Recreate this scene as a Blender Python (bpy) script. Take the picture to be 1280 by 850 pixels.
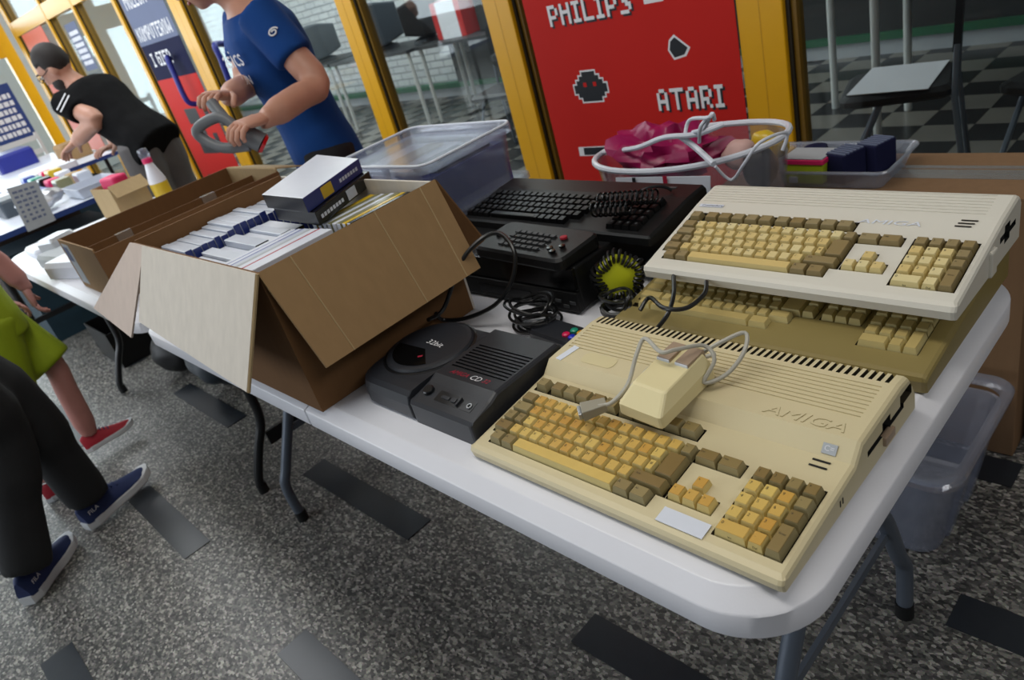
import bpy, bmesh, math, random
from mathutils import Vector, Matrix, noise
random.seed(7)
PI = math.pi
S = bpy.context.scene
COL = S.collection
for o in list(bpy.data.objects):
    bpy.data.objects.remove(o, do_unlink=True)

# ------------------------------------------------------------------ camera
CAM = Vector((0.24986, -0.39103, 1.35069)); YAW, PITCH, ROLL, FPX = -0.91761, 0.48265, -0.29869, 910.39
FWD = Vector((math.cos(PITCH)*math.sin(YAW), math.cos(PITCH)*math.cos(YAW), -math.sin(PITCH)))
R0 = Vector((math.cos(YAW), -math.sin(YAW), 0)); U0 = R0.cross(FWD)
RGT = R0*math.cos(ROLL)+U0*math.sin(ROLL); UP = -R0*math.sin(ROLL)+U0*math.cos(ROLL)
cd = bpy.data.cameras.new('camera'); cam = bpy.data.objects.new('camera', cd); COL.objects.link(cam)
cd.sensor_width = 36; cd.lens = FPX/1280*36; cd.clip_start = 0.02; cd.clip_end = 100
m = Matrix((RGT, UP, -FWD)).transposed().to_4x4(); m.translation = CAM; cam.matrix_world = m
cd.dof.use_dof = True; cd.dof.focus_distance = 1.02; cd.dof.aperture_fstop = 7.5
S.camera = cam
def ray(px, py): return RGT*((px-640)/FPX)-UP*((py-425)/FPX)+FWD
def PZ(px, py, z): d = ray(px, py); return CAM+d*((z-CAM.z)/d.z)
def PY(px, py, y): d = ray(px, py); return CAM+d*((y-CAM.y)/d.y)
def PXX(px, py, x): d = ray(px, py); return CAM+d*((x-CAM.x)/d.x)

# ------------------------------------------------------------------ world, lights, exposure
w = bpy.data.worlds.new('world'); S.world = w; w.use_nodes = True
bg = w.node_tree.nodes['Background']; bg.inputs[0].default_value = (0.80, 0.90, 1.0, 1); bg.inputs[1].default_value = 0.13
def area(name, loc, rot, sx, sy, power, col=(1, 1, 1)):
    l = bpy.data.lights.new(name, 'AREA'); l.shape = 'RECTANGLE'; l.size = sx; l.size_y = sy; l.energy = power; l.color = col
    o = bpy.data.objects.new(name, l); COL.objects.link(o); o.location = loc; o.rotation_euler = rot
    o['kind'] = 'structure'
    return o
area('window_daylight', (-6.5, -3.4, 1.9), (math.radians(90), 0, 0), 9.0, 2.4, 240, (0.86, 0.93, 1.0))   # window band across the corridor
area('ceiling_light_corridor', (-0.9, -0.1, 3.0), (0, 0, 0), 2.4, 0.5, 30, (1.0, 0.97, 0.9))
area('ceiling_light_right', (2.3, 0.3, 2.9), (0, math.radians(25), 0), 0.6, 2.4, 22, (1.0, 0.98, 0.95))
area('ceiling_light_far', (-5.6, 0.5, 3.0), (0, 0, 0), 5.0, 1.0, 95, (0.95, 0.98, 1.0))
area('hall_ceiling_light', (-6.5, 3.4, 2.9), (0, 0, 0), 6.0, 2.0, 170, (0.97, 1.0, 1.0))
area('hall_ceiling_light_dim', (-0.6, 3.6, 2.9), (0, 0, 0), 2.0, 1.0, 2.5, (0.97, 1.0, 1.0))
area('end_window_daylight', (-12.5, 0.2, 1.8), (0, math.radians(-90), 0), 3.0, 4.0, 260, (0.88, 0.94, 1.0))
vs = S.view_settings; vs.view_transform = 'Standard'; vs.look = 'None'; vs.gamma = 1; vs.use_curve_mapping = False; vs.exposure = -0.12

# ------------------------------------------------------------------ materials
def lin(c): return tuple((x/255/12.92 if x/255 <= 0.04045 else ((x/255+0.055)/1.055)**2.4) for x in c)
MATS = {}
def mat(name, rgb, rough=0.5, var=0.08, scale=30, bump=0.0, bscale=200, metal=0, rnd=0.0, rnd2=None, spec=0.5, coat=0, emit=None):
    if name in MATS: return MATS[name]
    mt = bpy.data.materials.new(name); mt.use_nodes = True; N = mt.node_tree.nodes; L = mt.node_tree.links
    b = N['Principled BSDF']; b.inputs['Roughness'].default_value = rough; b.inputs['Metallic'].default_value = metal
    b.inputs['Specular IOR Level'].default_value = spec; b.inputs['Coat Weight'].default_value = coat
    c = lin(rgb)
    tc = N.new('ShaderNodeTexCoord'); nz = N.new('ShaderNodeTexNoise'); nz.inputs['Scale'].default_value = scale; nz.inputs['Detail'].default_value = 4
    L.new(tc.outputs['Object'], nz.inputs['Vector'])
    mx = N.new('ShaderNodeMix'); mx.data_type = 'RGBA'
    mx.inputs[6].default_value = tuple(x*(1-var) for x in c)+(1,); mx.inputs[7].default_value = tuple(min(1, x*(1+var)) for x in c)+(1,)
    L.new(nz.outputs['Fac'], mx.inputs[0]); out = mx.outputs[2]
    if rnd2 is not None:
        oi = N.new('ShaderNodeObjectInfo'); m2 = N.new('ShaderNodeMix'); m2.data_type = 'RGBA'
        mr = N.new('ShaderNodeMath'); mr.operation = 'MULTIPLY'; mr.inputs[1].default_value = rnd
        L.new(oi.outputs['Random'], mr.inputs[0]); L.new(mr.outputs[0], m2.inputs[0])
        L.new(out, m2.inputs[6]); m2.inputs[7].default_value = lin(rnd2)+(1,); out = m2.outputs[2]
    L.new(out, b.inputs['Base Color'])
    if bump:
        n2 = N.new('ShaderNodeTexNoise'); n2.inputs['Scale'].default_value = bscale; bp = N.new('ShaderNodeBump'); bp.inputs['Strength'].default_value = bump; bp.inputs['Distance'].default_value = 0.002
        L.new(tc.outputs['Object'], n2.inputs['Vector']); L.new(n2.outputs['Fac'], bp.inputs['Height']); L.new(bp.outputs['Normal'], b.inputs['Normal'])
    if emit:
        b.inputs['Emission Color'].default_value = lin(rgb)+(1,); b.inputs['Emission Strength'].default_value = emit
    MATS[name] = mt; return mt
def clear(name, tint=(0.9, 0.93, 0.98), milk=0.25, rgb=(215, 220, 235), rough=0.15, gloss=0.06, fres=0.5):
    mt = bpy.data.materials.new(name); mt.use_nodes = True; N = mt.node_tree.nodes; L = mt.node_tree.links
    b = N['Principled BSDF']; b.inputs['Base Color'].default_value = lin(rgb)+(1,); b.inputs['Roughness'].default_value = 0.35
    tr = N.new('ShaderNodeBsdfTransparent'); tr.inputs[0].default_value = tint+(1,)
    nz = N.new('ShaderNodeTexNoise'); nz.inputs['Scale'].default_value = 9
    mm = N.new('ShaderNodeMapRange'); mm.inputs[3].default_value = milk*0.75; mm.inputs[4].default_value = milk*1.25
    L.new(nz.outputs['Fac'], mm.inputs[0])
    m1 = N.new('ShaderNodeMixShader'); L.new(mm.outputs[0], m1.inputs[0]); L.new(tr.outputs[0], m1.inputs[1]); L.new(b.outputs[0], m1.inputs[2])
    gl = N.new('ShaderNodeBsdfGlossy'); gl.inputs['Roughness'].default_value = rough
    lw = N.new('ShaderNodeLayerWeight'); lw.inputs[0].default_value = 0.25
    ms = N.new('ShaderNodeMath'); ms.operation = 'MULTIPLY_ADD'; ms.inputs[1].default_value = fres; ms.inputs[2].default_value = gloss; L.new(lw.outputs['Fresnel'], ms.inputs[0])
    m2 = N.new('ShaderNodeMixShader'); L.new(ms.outputs[0], m2.inputs[0]); L.new(m1.outputs[0], m2.inputs[1]); L.new(gl.outputs[0], m2.inputs[2])
    L.new(m2.outputs[0], N['Material Output'].inputs[0]); MATS[name] = mt; return mt
def floor_mat():
    mt = bpy.data.materials.new('terrazzo'); mt.use_nodes = True; N = mt.node_tree.nodes; L = mt.node_tree.links; b = N['Principled BSDF']
    tc = N.new('ShaderNodeTexCoord')
    mp = N.new('ShaderNodeMapping'); mp.inputs['Scale'].default_value = (1, 1.5, 1); mp.inputs['Rotation'].default_value = (0, 0, 0.3); L.new(tc.outputs['Object'], mp.inputs[0])
    v = N.new('ShaderNodeTexVoronoi'); v.inputs['Scale'].default_value = 115; L.new(mp.outputs[0], v.inputs['Vector'])
    r = N.new('ShaderNodeValToRGB'); e = r.color_ramp.elements
    e[0].position = 0; e[0].color = (0.035, 0.035, 0.033, 1); e[1].position = 1; e[1].color = (0.44, 0.41, 0.35, 1)
    for p, c in ((0.35, (0.085, 0.08, 0.072, 1)), (0.62, (0.15, 0.142, 0.125, 1)), (0.85, (0.27, 0.25, 0.205, 1))):
        x = e.new(p); x.color = c
    sp = N.new('ShaderNodeSeparateColor'); L.new(v.outputs['Color'], sp.inputs[0]); L.new(sp.outputs[0], r.inputs[0])
    n = N.new('ShaderNodeTexNoise'); n.inputs['Scale'].default_value = 320; n.inputs['Detail'].default_value = 3; L.new(mp.outputs[0], n.inputs['Vector'])
    n3 = N.new('ShaderNodeTexNoise'); n3.inputs['Scale'].default_value = 1.6; n3.inputs['Detail'].default_value = 5; L.new(tc.outputs['Object'], n3.inputs['Vector'])
    mx = N.new('ShaderNodeMix'); mx.data_type = 'RGBA'; mx.blend_type = 'OVERLAY'; mx.inputs[0].default_value = 0.75
    L.new(r.outputs[0], mx.inputs[6]); L.new(n.outputs['Color'], mx.inputs[7])
    bw = N.new('ShaderNodeHueSaturation'); bw.inputs['Saturation'].default_value = 0.7; L.new(mx.outputs[2], bw.inputs['Color'])
    m3 = N.new('ShaderNodeMix'); m3.data_type = 'RGBA'; m3.blend_type = 'MULTIPLY'; m3.inputs[0].default_value = 0.5
    mr = N.new('ShaderNodeMapRange'); mr.inputs[1].default_value = 0.3; mr.inputs[2].default_value = 0.7; mr.inputs[3].default_value = 0.6; mr.inputs[4].default_value = 1.2
    L.new(n3.outputs['Fac'], mr.inputs[0]); L.new(bw.outputs[0], m3.inputs[6]); L.new(mr.outputs[0], m3.inputs[7])
    L.new(m3.outputs[2], b.inputs['Base Color']); b.inputs['Roughness'].default_value = 0.38; b.inputs['Specular IOR Level'].default_value = 0.5
    return mt
FLOOR = floor_mat()
def brick_mat():
    mt = bpy.data.materials.new('white_brick'); mt.use_nodes = True; N = mt.node_tree.nodes; L = mt.node_tree.links; b = N['Principled BSDF']
    tc = N.new('ShaderNodeTexCoord'); mp = N.new('ShaderNodeMapping'); mp.inputs['Rotation'].default_value = (math.radians(90), 0, 0); L.new(tc.outputs['Object'], mp.inputs[0])
    br = N.new('ShaderNodeTexBrick'); br.inputs['Color1'].default_value = lin((206, 210, 210))+(1,); br.inputs['Color2'].default_value = lin((192, 196, 198))+(1,); br.inputs['Mortar'].default_value = lin((150, 154, 156))+(1,)
    br.inputs['Scale'].default_value = 1; br.inputs['Brick Width'].default_value = 0.25; br.inputs['Row Height'].default_value = 0.08; br.inputs['Mortar Size'].default_value = 0.008
    L.new(mp.outputs[0], br.inputs['Vector']); L.new(br.outputs['Color'], b.inputs['Base Color']); b.inputs['Roughness'].default_value = 0.7
    bp = N.new('ShaderNodeBump'); bp.inputs['Distance'].default_value = 0.01; bp.invert = True; L.new(br.outputs['Fac'], bp.inputs['Height']); L.new(bp.outputs['Normal'], b.inputs['Normal'])
    MATS['white_brick'] = mt
brick_mat()
def cardboard(name, rgb):
    mt = bpy.data.materials.new(name); mt.use_nodes = True; N = mt.node_tree.nodes; L = mt.node_tree.links; b = N['Principled BSDF']; c = lin(rgb)
    tc = N.new('ShaderNodeTexCoord'); nz = N.new('ShaderNodeTexNoise'); nz.inputs['Scale'].default_value = 60; nz.inputs['Detail'].default_value = 6
    mp = N.new('ShaderNodeMapping'); mp.inputs['Scale'].default_value = (1, 1, 0.15); L.new(tc.outputs['Object'], mp.inputs[0]); L.new(mp.outputs[0], nz.inputs['Vector'])
    mx = N.new('ShaderNodeMix'); mx.data_type = 'RGBA'; mx.inputs[6].default_value = tuple(x*0.88 for x in c)+(1,); mx.inputs[7].default_value = tuple(min(1, x*1.1) for x in c)+(1,)
    L.new(nz.outputs['Fac'], mx.inputs[0]); L.new(mx.outputs[2], b.inputs['Base Color']); b.inputs['Roughness'].default_value = 0.8
    b.inputs['Specular IOR Level'].default_value = 0.2; MATS[name] = mt; return mt

mat('white_plastic', (222, 222, 228), 0.35, 0.03, 12, 0.05, 300)
mat('grey_steel', (98, 106, 118), 0.4, 0.08, 20, metal=0.3)
mat('black_steel', (22, 23, 25), 0.4, 0.1)
mat('black_rubber', (14, 14, 15), 0.6, 0.1)
mat('black_plastic', (15, 15, 16), 0.45, 0.1, spec=0.3)
mat('black_gloss', (10, 10, 11), 0.2, 0.1, spec=0.35)
mat('black_key', (11, 11, 12), 0.35, 0.1, spec=0.18)
mat('dark_tile', (38, 42, 48), 0.3, 0.15, 40)
cardboard('cardboard_brown', (150, 120, 84)); cardboard('cardboard_dark', (112, 80, 50)); cardboard('cardboard_light', (212, 204, 192)); cardboard('cardboard_pink', (205, 188, 176)); cardboard('cardboard_mid', (136, 106, 78)); cardboard('cardboard_tan', (172, 148, 110))
mat('a500_case', (209, 195, 156), 0.45, 0.06, 6, 0.12, 700)
mat('a1200_case', (214, 209, 196), 0.45, 0.03, 6, 0.12, 700)
mat('olive_case', (138, 122, 72), 0.5, 0.08, 6, 0.12, 700)
mat('rub', (212, 198, 152), 0.45, 0.05, 20)
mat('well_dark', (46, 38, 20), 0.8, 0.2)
mat('slot_black', (10, 9, 8), 0.8, 0.1)
mat('key_side', (218, 200, 138), 0.5, 0.06, 40, rnd=0.6, rnd2=(208, 178, 100))
mat('key_top', (214, 184, 98), 0.5, 0.10, 60, rnd=0.95, rnd2=(194, 142, 50))
mat('gkey_side', (156, 144, 106), 0.5, 0.06, 40, rnd=0.6, rnd2=(128, 112, 66))
mat('gkey_top', (146, 128, 80), 0.5, 0.10, 60, rnd=0.9, rnd2=(120, 92, 36))
mat('wkey_side', (214, 196, 138), 0.5, 0.05, 40, rnd=0.5, rnd2=(200, 176, 110))
mat('wkey_top', (218, 202, 150), 0.5, 0.06, 60, rnd=0.8, rnd2=(206, 176, 104))
mat('wgkey_side', (138, 122, 82), 0.5, 0.06, 40, rnd=0.5, rnd2=(124, 104, 60))
mat('wgkey_top', (146, 130, 92), 0.5, 0.06, 60, rnd=0.7, rnd2=(132, 108, 60))
mat('okey_side', (204, 188, 130), 0.5, 0.05, 40); mat('okey_top', (188, 168, 108), 0.5, 0.07, 60, rnd=0.5, rnd2=(176, 152, 90))
mat('legend', (34, 27, 16), 0.6)
mat('grey_legend', (62, 64, 66), 0.6)
mat('cd32_case', (35, 37, 43), 0.42, 0.08, 20, 0.1, 900)
mat('cd32_dark', (17, 18, 21), 0.3, 0.1)
mat('print_white', (225, 225, 228), 0.5, 0.02); mat('print_red', (160, 24, 52), 0.5, 0.05); mat('print_black', (16, 20, 28), 0.5, 0.1)
mat('yellow_paint', (218, 160, 6), 0.35, 0.05, 8)
mat('yellow_groove', (192, 138, 4), 0.4)
mat('gasket', (30, 24, 10), 0.6)
mat('brass_frame', (120, 88, 16), 0.4)
mat('poster_red', (190, 34, 28), 0.6, 0.05, 5, spec=0.15); mat('poster_orange', (214, 84, 50), 0.5, 0.05, 5); mat('poster_navy', (30, 32, 62), 0.75, 0.15, 4, spec=0.1); mat('poster_slate', (110, 118, 142), 0.75, 0.08, 4, spec=0.1)
mat('cable_black', (16, 16, 17), 0.35, 0.1); mat('cable_grey', (176, 172, 160), 0.45, 0.05)
mat('mouse_case', (222, 208, 160), 0.45, 0.04, 10); mat('mouse_button', (160, 138, 116), 0.45, 0.06, 20); mat('plug_grey', (150, 144, 126), 0.5, 0.06)
mat('skin', (190, 140, 118), 0.5, 0.10, 25, 0.06, 250); mat('skin_pink', (176, 122, 112), 0.5, 0.10, 25)
mat('shirt_blue', (24, 66, 130), 0.8, 0.12, 12, 0.2, 60, spec=.15); mat('jeans_black', (20, 20, 23), 0.85, 0.15, 30, 0.2, 200); mat('trousers_black', (16, 17, 19), 0.85, 0.15, 30, 0.2, 200); mat('trousers_grey', (88, 84, 84), 0.85, 0.12, 20, 0.15, 150)
mat('shorts_lime', (140, 158, 10), 0.75, 0.15, 10, 0.2, 120); mat('hair_dark', (30, 22, 18), 0.7, 0.3, 80); mat('sneaker_blue', (20, 38, 84), 0.7, 0.15, 60, 0.2, 400); mat('sole_white', (196, 198, 200), 0.6, 0.06); mat('sneaker_red', (158, 22, 40), 0.7, 0.1, 40)
mat('lips', (150, 84, 80), 0.5); mat('eye_white', (230, 228, 224), 0.3, 0.02); mat('iris', (50, 34, 22), 0.3)
mat('magenta', (150, 10, 78), 0.35, 0.15, 14, 0.5, 25); mat('lime', (188, 206, 36), 0.5, 0.08, 12); mat('lime_yellow', (196, 200, 20), 0.6, 0.12, 20)
mat('hot_pink', (214, 34, 96), 0.5, 0.06); mat('cream', (236, 226, 200), 0.6); mat('case_navy', (38, 52, 116), 0.25, 0.1, 20); mat('case_black', (18, 19, 20), 0.25, 0.1, 20); mat('case_grey', (190, 196, 208), 0.3, 0.1, 20, rnd=0.6, rnd2=(214, 220, 232)); mat('case_white', (216, 220, 230), 0.3, 0.06, 20); mat('case_blue', (60, 78, 160), 0.3, 0.08, 20)
mat('case_yellow', (206, 172, 40), 0.3, 0.1, 20); mat('case_olive', (124, 122, 88), 0.3, 0.1, 20)
mat('white_wall', (206, 210, 210), 0.7, 0.05, 10); mat('hall_dark', (34, 36, 36), 0.6, 0.2, 3); mat('green_strip', (40, 96, 66), 0.5, 0.1)
mat('tile_light', (122, 118, 110), 0.25, 0.1, 8); mat('tile_dark', (24, 24, 25), 0.25, 0.2, 8)
mat('white_leg', (206, 208, 206), 0.4, 0.05); mat('monitor_grey', (66, 74, 82), 0.4, 0.08); mat('monitor_glass', (30, 38, 44), 0.12, 0.1); mat('table_dark', (44, 46, 48), 0.5, 0.1)
mat('blue_box', (30, 40, 130), 0.4, 0.1, 8); mat('blue_edge', (30, 58, 120), 0.5, 0.08); mat('paper', (228, 230, 236), 0.7, 0.04, 6); mat('paper_grey', (170, 174, 178), 0.7, 0.06, 30); mat('silver', (196, 198, 202), 0.3, 0.1, metal=0.5)
mat('light_tube', (255, 255, 255), 0.5, 0.0, emit=5.0)
mat('tool_grey', (108, 112, 116), 0.45, 0.06, 20); mat('tool_red', (196, 14, 24), 0.25, 0.05)
mat('btn_red', (214, 24, 84), 0.3); mat('btn_green', (30, 150, 120), 0.3); mat('btn_blue', (30, 50, 190), 0.3); mat('btn_yellow', (220, 160, 30), 0.3)
mat('steel_bright', (170, 172, 174), 0.3, 0.05, metal=0.6); mat('ceiling_paint', (190, 194, 196), 0.8, 0.04, 4)
clear('clear_plastic', milk=0.2); clear('milky_plastic', tint=(0.90, 0.92, 0.97), milk=0.17, rgb=(196, 202, 224)); clear('glass', tint=(0.88, 0.92, 0.92), milk=0.004, rough=0.02, gloss=0.008, fres=0.22); clear('tape', milk=0.35, rgb=(200, 190, 180), gloss=0.15); clear('clear_bag', tint=(0.96, 0.95, 0.97), milk=0.10, gloss=0.08, rough=0.1)
clear('tub_plastic', tint=(0.88, 0.90, 0.95), milk=0.24, rgb=(190, 196, 214))
clear('dark_window', tint=(0.25, 0.2, 0.22), milk=0.2, rgb=(20, 12, 14), gloss=0.05)

# ------------------------------------------------------------------ mesh helpers
class G:
    def __init__(s): s.v = []; s.f = []; s.m = []
    def add(s, vs, fs, m=0, M=None):
        b = len(s.v)
        s.v += [tuple(M @ Vector(v)) if M else tuple(v) for v in vs]
        s.f += [tuple(i+b for i in f) for f in fs]; s.m += [m]*len(fs); return s
    def hexa(s, p, m=0, M=None):   # p: 4 bottom ccw, 4 top ccw
        return s.add(p, [(3, 2, 1, 0), (4, 5, 6, 7), (0, 1, 5, 4), (1, 2, 6, 5), (2, 3, 7, 6), (3, 0, 4, 7)], m, M)
    def box(s, x0, x1, y0, y1, z0, z1, m=0, M=None):
        return s.hexa([(x0, y0, z0), (x1, y0, z0), (x1, y1, z0), (x0, y1, z0), (x0, y0, z1), (x1, y0, z1), (x1, y1, z1), (x0, y1, z1)], m, M)
    def ring(s, loops, m=0, M=None, cap0=True, cap1=True):
        n = len(loops[0]); vs = [v for l in loops for v in l]; fs = []
        for i in range(len(loops)-1):
            for j in range(n): k = (j+1) % n; fs.append((i*n+j, i*n+k, (i+1)*n+k, (i+1)*n+j))
        if cap0: fs.append(tuple(range(n-1, -1, -1)))
        if cap1: fs.append(tuple((len(loops)-1)*n+j for j in range(n)))
        return s.add(vs, fs, m, M)
    def prism(s, poly, x0, x1, m=0, M=None):   # poly in (y,z), ccw seen from +x
        return s.ring([[(x0, y, z) for y, z in poly], [(x1, y, z) for y, z in poly]], m, M)
    def prismz(s, poly, z0, z1, m=0, M=None):
        return s.ring([[(x, y, z0) for x, y in poly], [(x, y, z1) for x, y in poly]], m, M)
    def lathe(s, prof, n=24, m=0, M=None, cap0=True, cap1=True, sx=1, sy=1):
        return s.ring([[(r*math.cos(2*PI*j/n)*sx, r*math.sin(2*PI*j/n)*sy, z) for j in range(n)] for r, z in prof], m, M, cap0, cap1)
    def tube(s, pts, r, n=8, m=0, M=None, closed=False):
        P = [Vector(p) for p in pts]; rs = r if isinstance(r, (list, tuple)) else [r]*len(P); loops = []; up = None
        for i, p in enumerate(P):
            a = P[i-1] if (i or closed) else P[0]; b = P[(i+1) % len(P)] if (i < len(P)-1 or closed) else P[-1]
            t = (b-a).normalized() if (b-a).length > 1e-9 else Vector((0, 0, 1))
            if up is None: up = Vector((0, 0, 1)) if abs(t.z) < 0.9 else Vector((1, 0, 0))
            x = t.cross(up)
            if x.length < 1e-5: x = t.orthogonal()
            x.normalize(); y = x.cross(t).normalized(); up = y
            loops.append([tuple(p+(x*math.cos(2*PI*j/n)+y*math.sin(2*PI*j/n))*rs[i]) for j in range(n)])
        if closed: loops.append(loops[0])
        return s.ring(loops, m, M, not closed, not closed)
    def ell(s, c, r, n=16, k=10, m=0, M=None):
        c = Vector(c); loops = []
        for i in range(k+1):
            a = -PI/2+PI*i/k; a = max(min(a, PI/2-0.03), -PI/2+0.03)
            loops.append([(c.x+r[0]*math.cos(a)*math.cos(2*PI*j/n), c.y+r[1]*math.cos(a)*math.sin(2*PI*j/n), c.z+r[2]*math.sin(a)) for j in range(n)])
        return s.ring(loops, m, M)
    def plate(s, q, t, m=0, M=None):   # quad corners in order, thickness t along normal, centred
        q = [Vector(p) for p in q]; n = (q[1]-q[0]).cross(q[3]-q[0]).normalized()*t/2
        return s.hexa([p-n for p in q]+[p+n for p in q], m, M)
def rrect(x0, x1, y0, y1, r, k=5, rs=None):
    rs = rs or [r]*4; out = []
    for (cx, cy, a0), rr in zip(((x1, y1, 0), (x0, y1, 90), (x0, y0, 180), (x1, y0, 270)), rs):
        ccx = cx-rr if cx == x1 else cx+rr; ccy = cy-rr if cy == y1 else cy+rr
        for i in range(k+1):
            a = math.radians(a0+90*i/k); out.append((ccx+rr*math.cos(a), ccy+rr*math.sin(a)))
    return out
def smoothpath(pts, k=6):
    P = [Vector(p) for p in pts]; out = []
    for i in range(len(P)-1):
        p0 = P[max(i-1, 0)]; p1 = P[i]; p2 = P[i+1]; p3 = P[min(i+2, len(P)-1)]
        for j in range(k):
            t = j/k; out.append(0.5*((2*p1)+(p2-p0)*t+(2*p0-5*p1+4*p2-p3)*t*t+(3*p1-p0-3*p2+p3)*t**3))
    out.append(P[-1]); return out
def mesh_of(name, g, mats, smooth=False):
    me = bpy.data.meshes.new(name); me.from_pydata(g.v, [], g.f)
    for x in mats: me.materials.append(MATS[x] if isinstance(x, str) else x)
    me.polygons.foreach_set('material_index', g.m)
    if smooth: me.polygons.foreach_set('use_smooth', [True]*len(me.polygons))
    bm = bmesh.new(); bm.from_mesh(me); bmesh.ops.recalc_face_normals(bm, faces=bm.faces)
    if smooth:
        for e in bm.edges:
            if len(e.link_faces) == 2 and e.calc_face_angle(0) > 0.75: e.smooth = False
    bm.to_mesh(me); bm.free()
    return me
def link(name, me, parent=None, loc=(0, 0, 0), rot=None, M=None):
    o = bpy.data.objects.new(name, me); COL.objects.link(o); o.parent = parent
    if M is not None: o.matrix_basis = M
    else:
        o.location = loc
        if rot: o.rotation_euler = rot
    return o
def bevel(o, w, seg=2):
    b = o.modifiers.new('bevel', 'BEVEL'); b.width = w; b.segments = seg; b.limit_method = 'ANGLE'; b.angle_limit = math.radians(35); return o
def ob(name, g, mats, parent=None, loc=(0, 0, 0), rot=None, bev=0, smooth=False, seg=2):
    o = link(name, mesh_of(name, g, mats if isinstance(mats, (list, tuple)) else [mats], smooth), parent, loc, rot)
    if bev: bevel(o, bev, seg)
    return o
def obw(name, g, mats, root, **k):   # g in world coordinates, root an unrotated empty
    L = Vector(root.location); g.v = [tuple(Vector(v)-L) for v in g.v]; return ob(name, g, mats, root, **k)
def tag(o, label, cat, group=None):
    o['label'] = label; o['category'] = cat
    if group: o['group'] = group
    return o
def struct(o): o['kind'] = 'structure'; return o
def thing(name, label, cat, loc=(0, 0, 0), rot=None, group=None):
    o = bpy.data.objects.new(name, None); COL.objects.link(o); o.location = loc; o.empty_display_size = 0.05
    if rot: o.rotation_euler = rot
    return tag(o, label, cat, group)
def whole(name, g, mats, label, cat, group=None, base=None, **k):   # a thing that is one mesh in world coordinates
    if base is None:
        xs = [v[0] for v in g.v]; ys = [v[1] for v in g.v]; base = ((min(xs)+max(xs))/2, (min(ys)+max(ys))/2, min(v[2] for v in g.v))
    B = Vector(base); g.v = [tuple(Vector(v)-B) for v in g.v]
    return tag(ob(name, g, mats, None, base, **k), label, cat, group)
def evalmesh(o):
    dg = bpy.context.evaluated_depsgraph_get(); me = bpy.data.meshes.new_from_object(o.evaluated_get(dg)); return me
def boolean(o, cutters):
    par = o.parent; o.parent = None
    for gc, mt in cutters:
        c = link('cut', mesh_of('cut', gc, [mt]));
        md = o.modifiers.new('b', 'BOOLEAN'); md.operation = 'DIFFERENCE'; md.object = c; md.solver = 'EXACT'; md.material_mode = 'TRANSFER'
        me = evalmesh(o); o.modifiers.clear(); o.data = me; bpy.data.objects.remove(c, do_unlink=True)
    o.parent = par; return o
_TX = {}
def text(s, size):
    k = (s, size)
    if k not in _TX:
        c = bpy.data.curves.new('t', 'FONT'); c.body = s; c.size = size; c.resolution_u = 2; c.align_x = 'CENTER'; c.align_y = 'CENTER'
        o = bpy.data.objects.new('t', c); me = o.to_mesh()
        _TX[k] = ([tuple(v.co) for v in me.vertices], [tuple(p.vertices) for p in me.polygons]); o.to_mesh_clear(); bpy.data.objects.remove(o); bpy.data.curves.remove(c)
    return _TX[k]
def frame(o, x, y):   # matrix with axes x,y and origin o
    x = Vector(x).normalized(); y = Vector(y); y = (y-x*y.dot(x)).normalized(); z = x.cross(y)
    M = Matrix((x, y, z)).transposed().to_4x4(); M.translation = Vector(o); return M
T = Matrix.Translation
def RZ(a): return Matrix.Rotation(a, 4, 'Z')
def RX(a): return Matrix.Rotation(a, 4, 'X')
def RY(a): return Matrix.Rotation(a, 4, 'Y')

# ------------------------------------------------------------------ the setting
YW = 1.9
struct(ob('floor', G().box(-12.5, 3, -4, YW, -0.1, 0), FLOOR))
fl = bpy.data.objects['floor']
strip = mesh_of('dark_strip', G().box(0, 0.606, 0, 0.088, 0.0005, 0.0025), ['dark_tile'])
for i in range(-9, 6):
    for j in range(-5, 4):
        y = 0.230+0.435*j
        if (i+j) % 2 == 0 and y+0.09 < YW and (i > -8 or y > -0.6): link('dark_strip', strip, fl, (-1.90+0.61*i, y, 0))
struct(ob('floor_hall', G().box(-12.5, 2, YW, 5.2, -0.1, -0.004), 'tile_dark'))
fh = bpy.data.objects['floor_hall']; TS = 0.235
tl = {0: mesh_of('floor_tile', G().box(0.001, TS-0.001, 0.001, TS-0.001, -0.004, 0), ['tile_light']), 1: mesh_of('floor_tile', G().box(0.001, TS-0.001, 0.001, TS-0.001, -0.004, 0), ['tile_dark'])}
cand = []
for i in range(-52, 8):
    for j in range(-1, 14):
        x, y = -1.115+i*TS, 1.95+j*TS
        near = (-2.6 < x < 0.2) or (-6.8 < x < -2.6 and y < 4.4)
        cand.append((x, y, (i+j) % 2, near))
cand.sort(key=lambda c: math.hypot(c[0]-CAM.x, c[1]-CAM.y) + (0 if c[3] else 100))
rest = G()
for n_, (x, y, k, near) in enumerate(cand):
    if n_ < 280: link('floor_tile', tl[k], fh, (x, y, 0))
    elif k == 0: rest.box(x+.001, x+TS-.001, y+.001, y+TS-.001, -0.004, 0)
rt = ob('floor_tiles_far', rest, 'tile_light', fh); rt['kind'] = 'stuff'
struct(ob('wall_hall_back', G().box(-12.5, 2, 5.2, 5.3, -0.1, 3.0), 'white_brick'))
struct(ob('baseboard_hall', G().box(-12.5, 2, 5.12, 5.2, 0, 0.10).box(-12.5, 2, 5.10, 5.2, 0.10, 0.15, 1), ['paper_grey', 'green_strip']))
struct(ob('wall_hall_dark_panel', G().box(-6.5, 2, 5.13, 5.2, 0.15, 0.78), 'hall_dark'))
struct(ob('wall_hall_right', G().box(1.9, 2.0, YW+.1, 5.2, 0, 3.0), 'hall_dark'))
struct(ob('ceiling_hall', G().box(-12.5, 2, YW, 5.3, 3.0, 3.1), 'ceiling_paint'))
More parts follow.
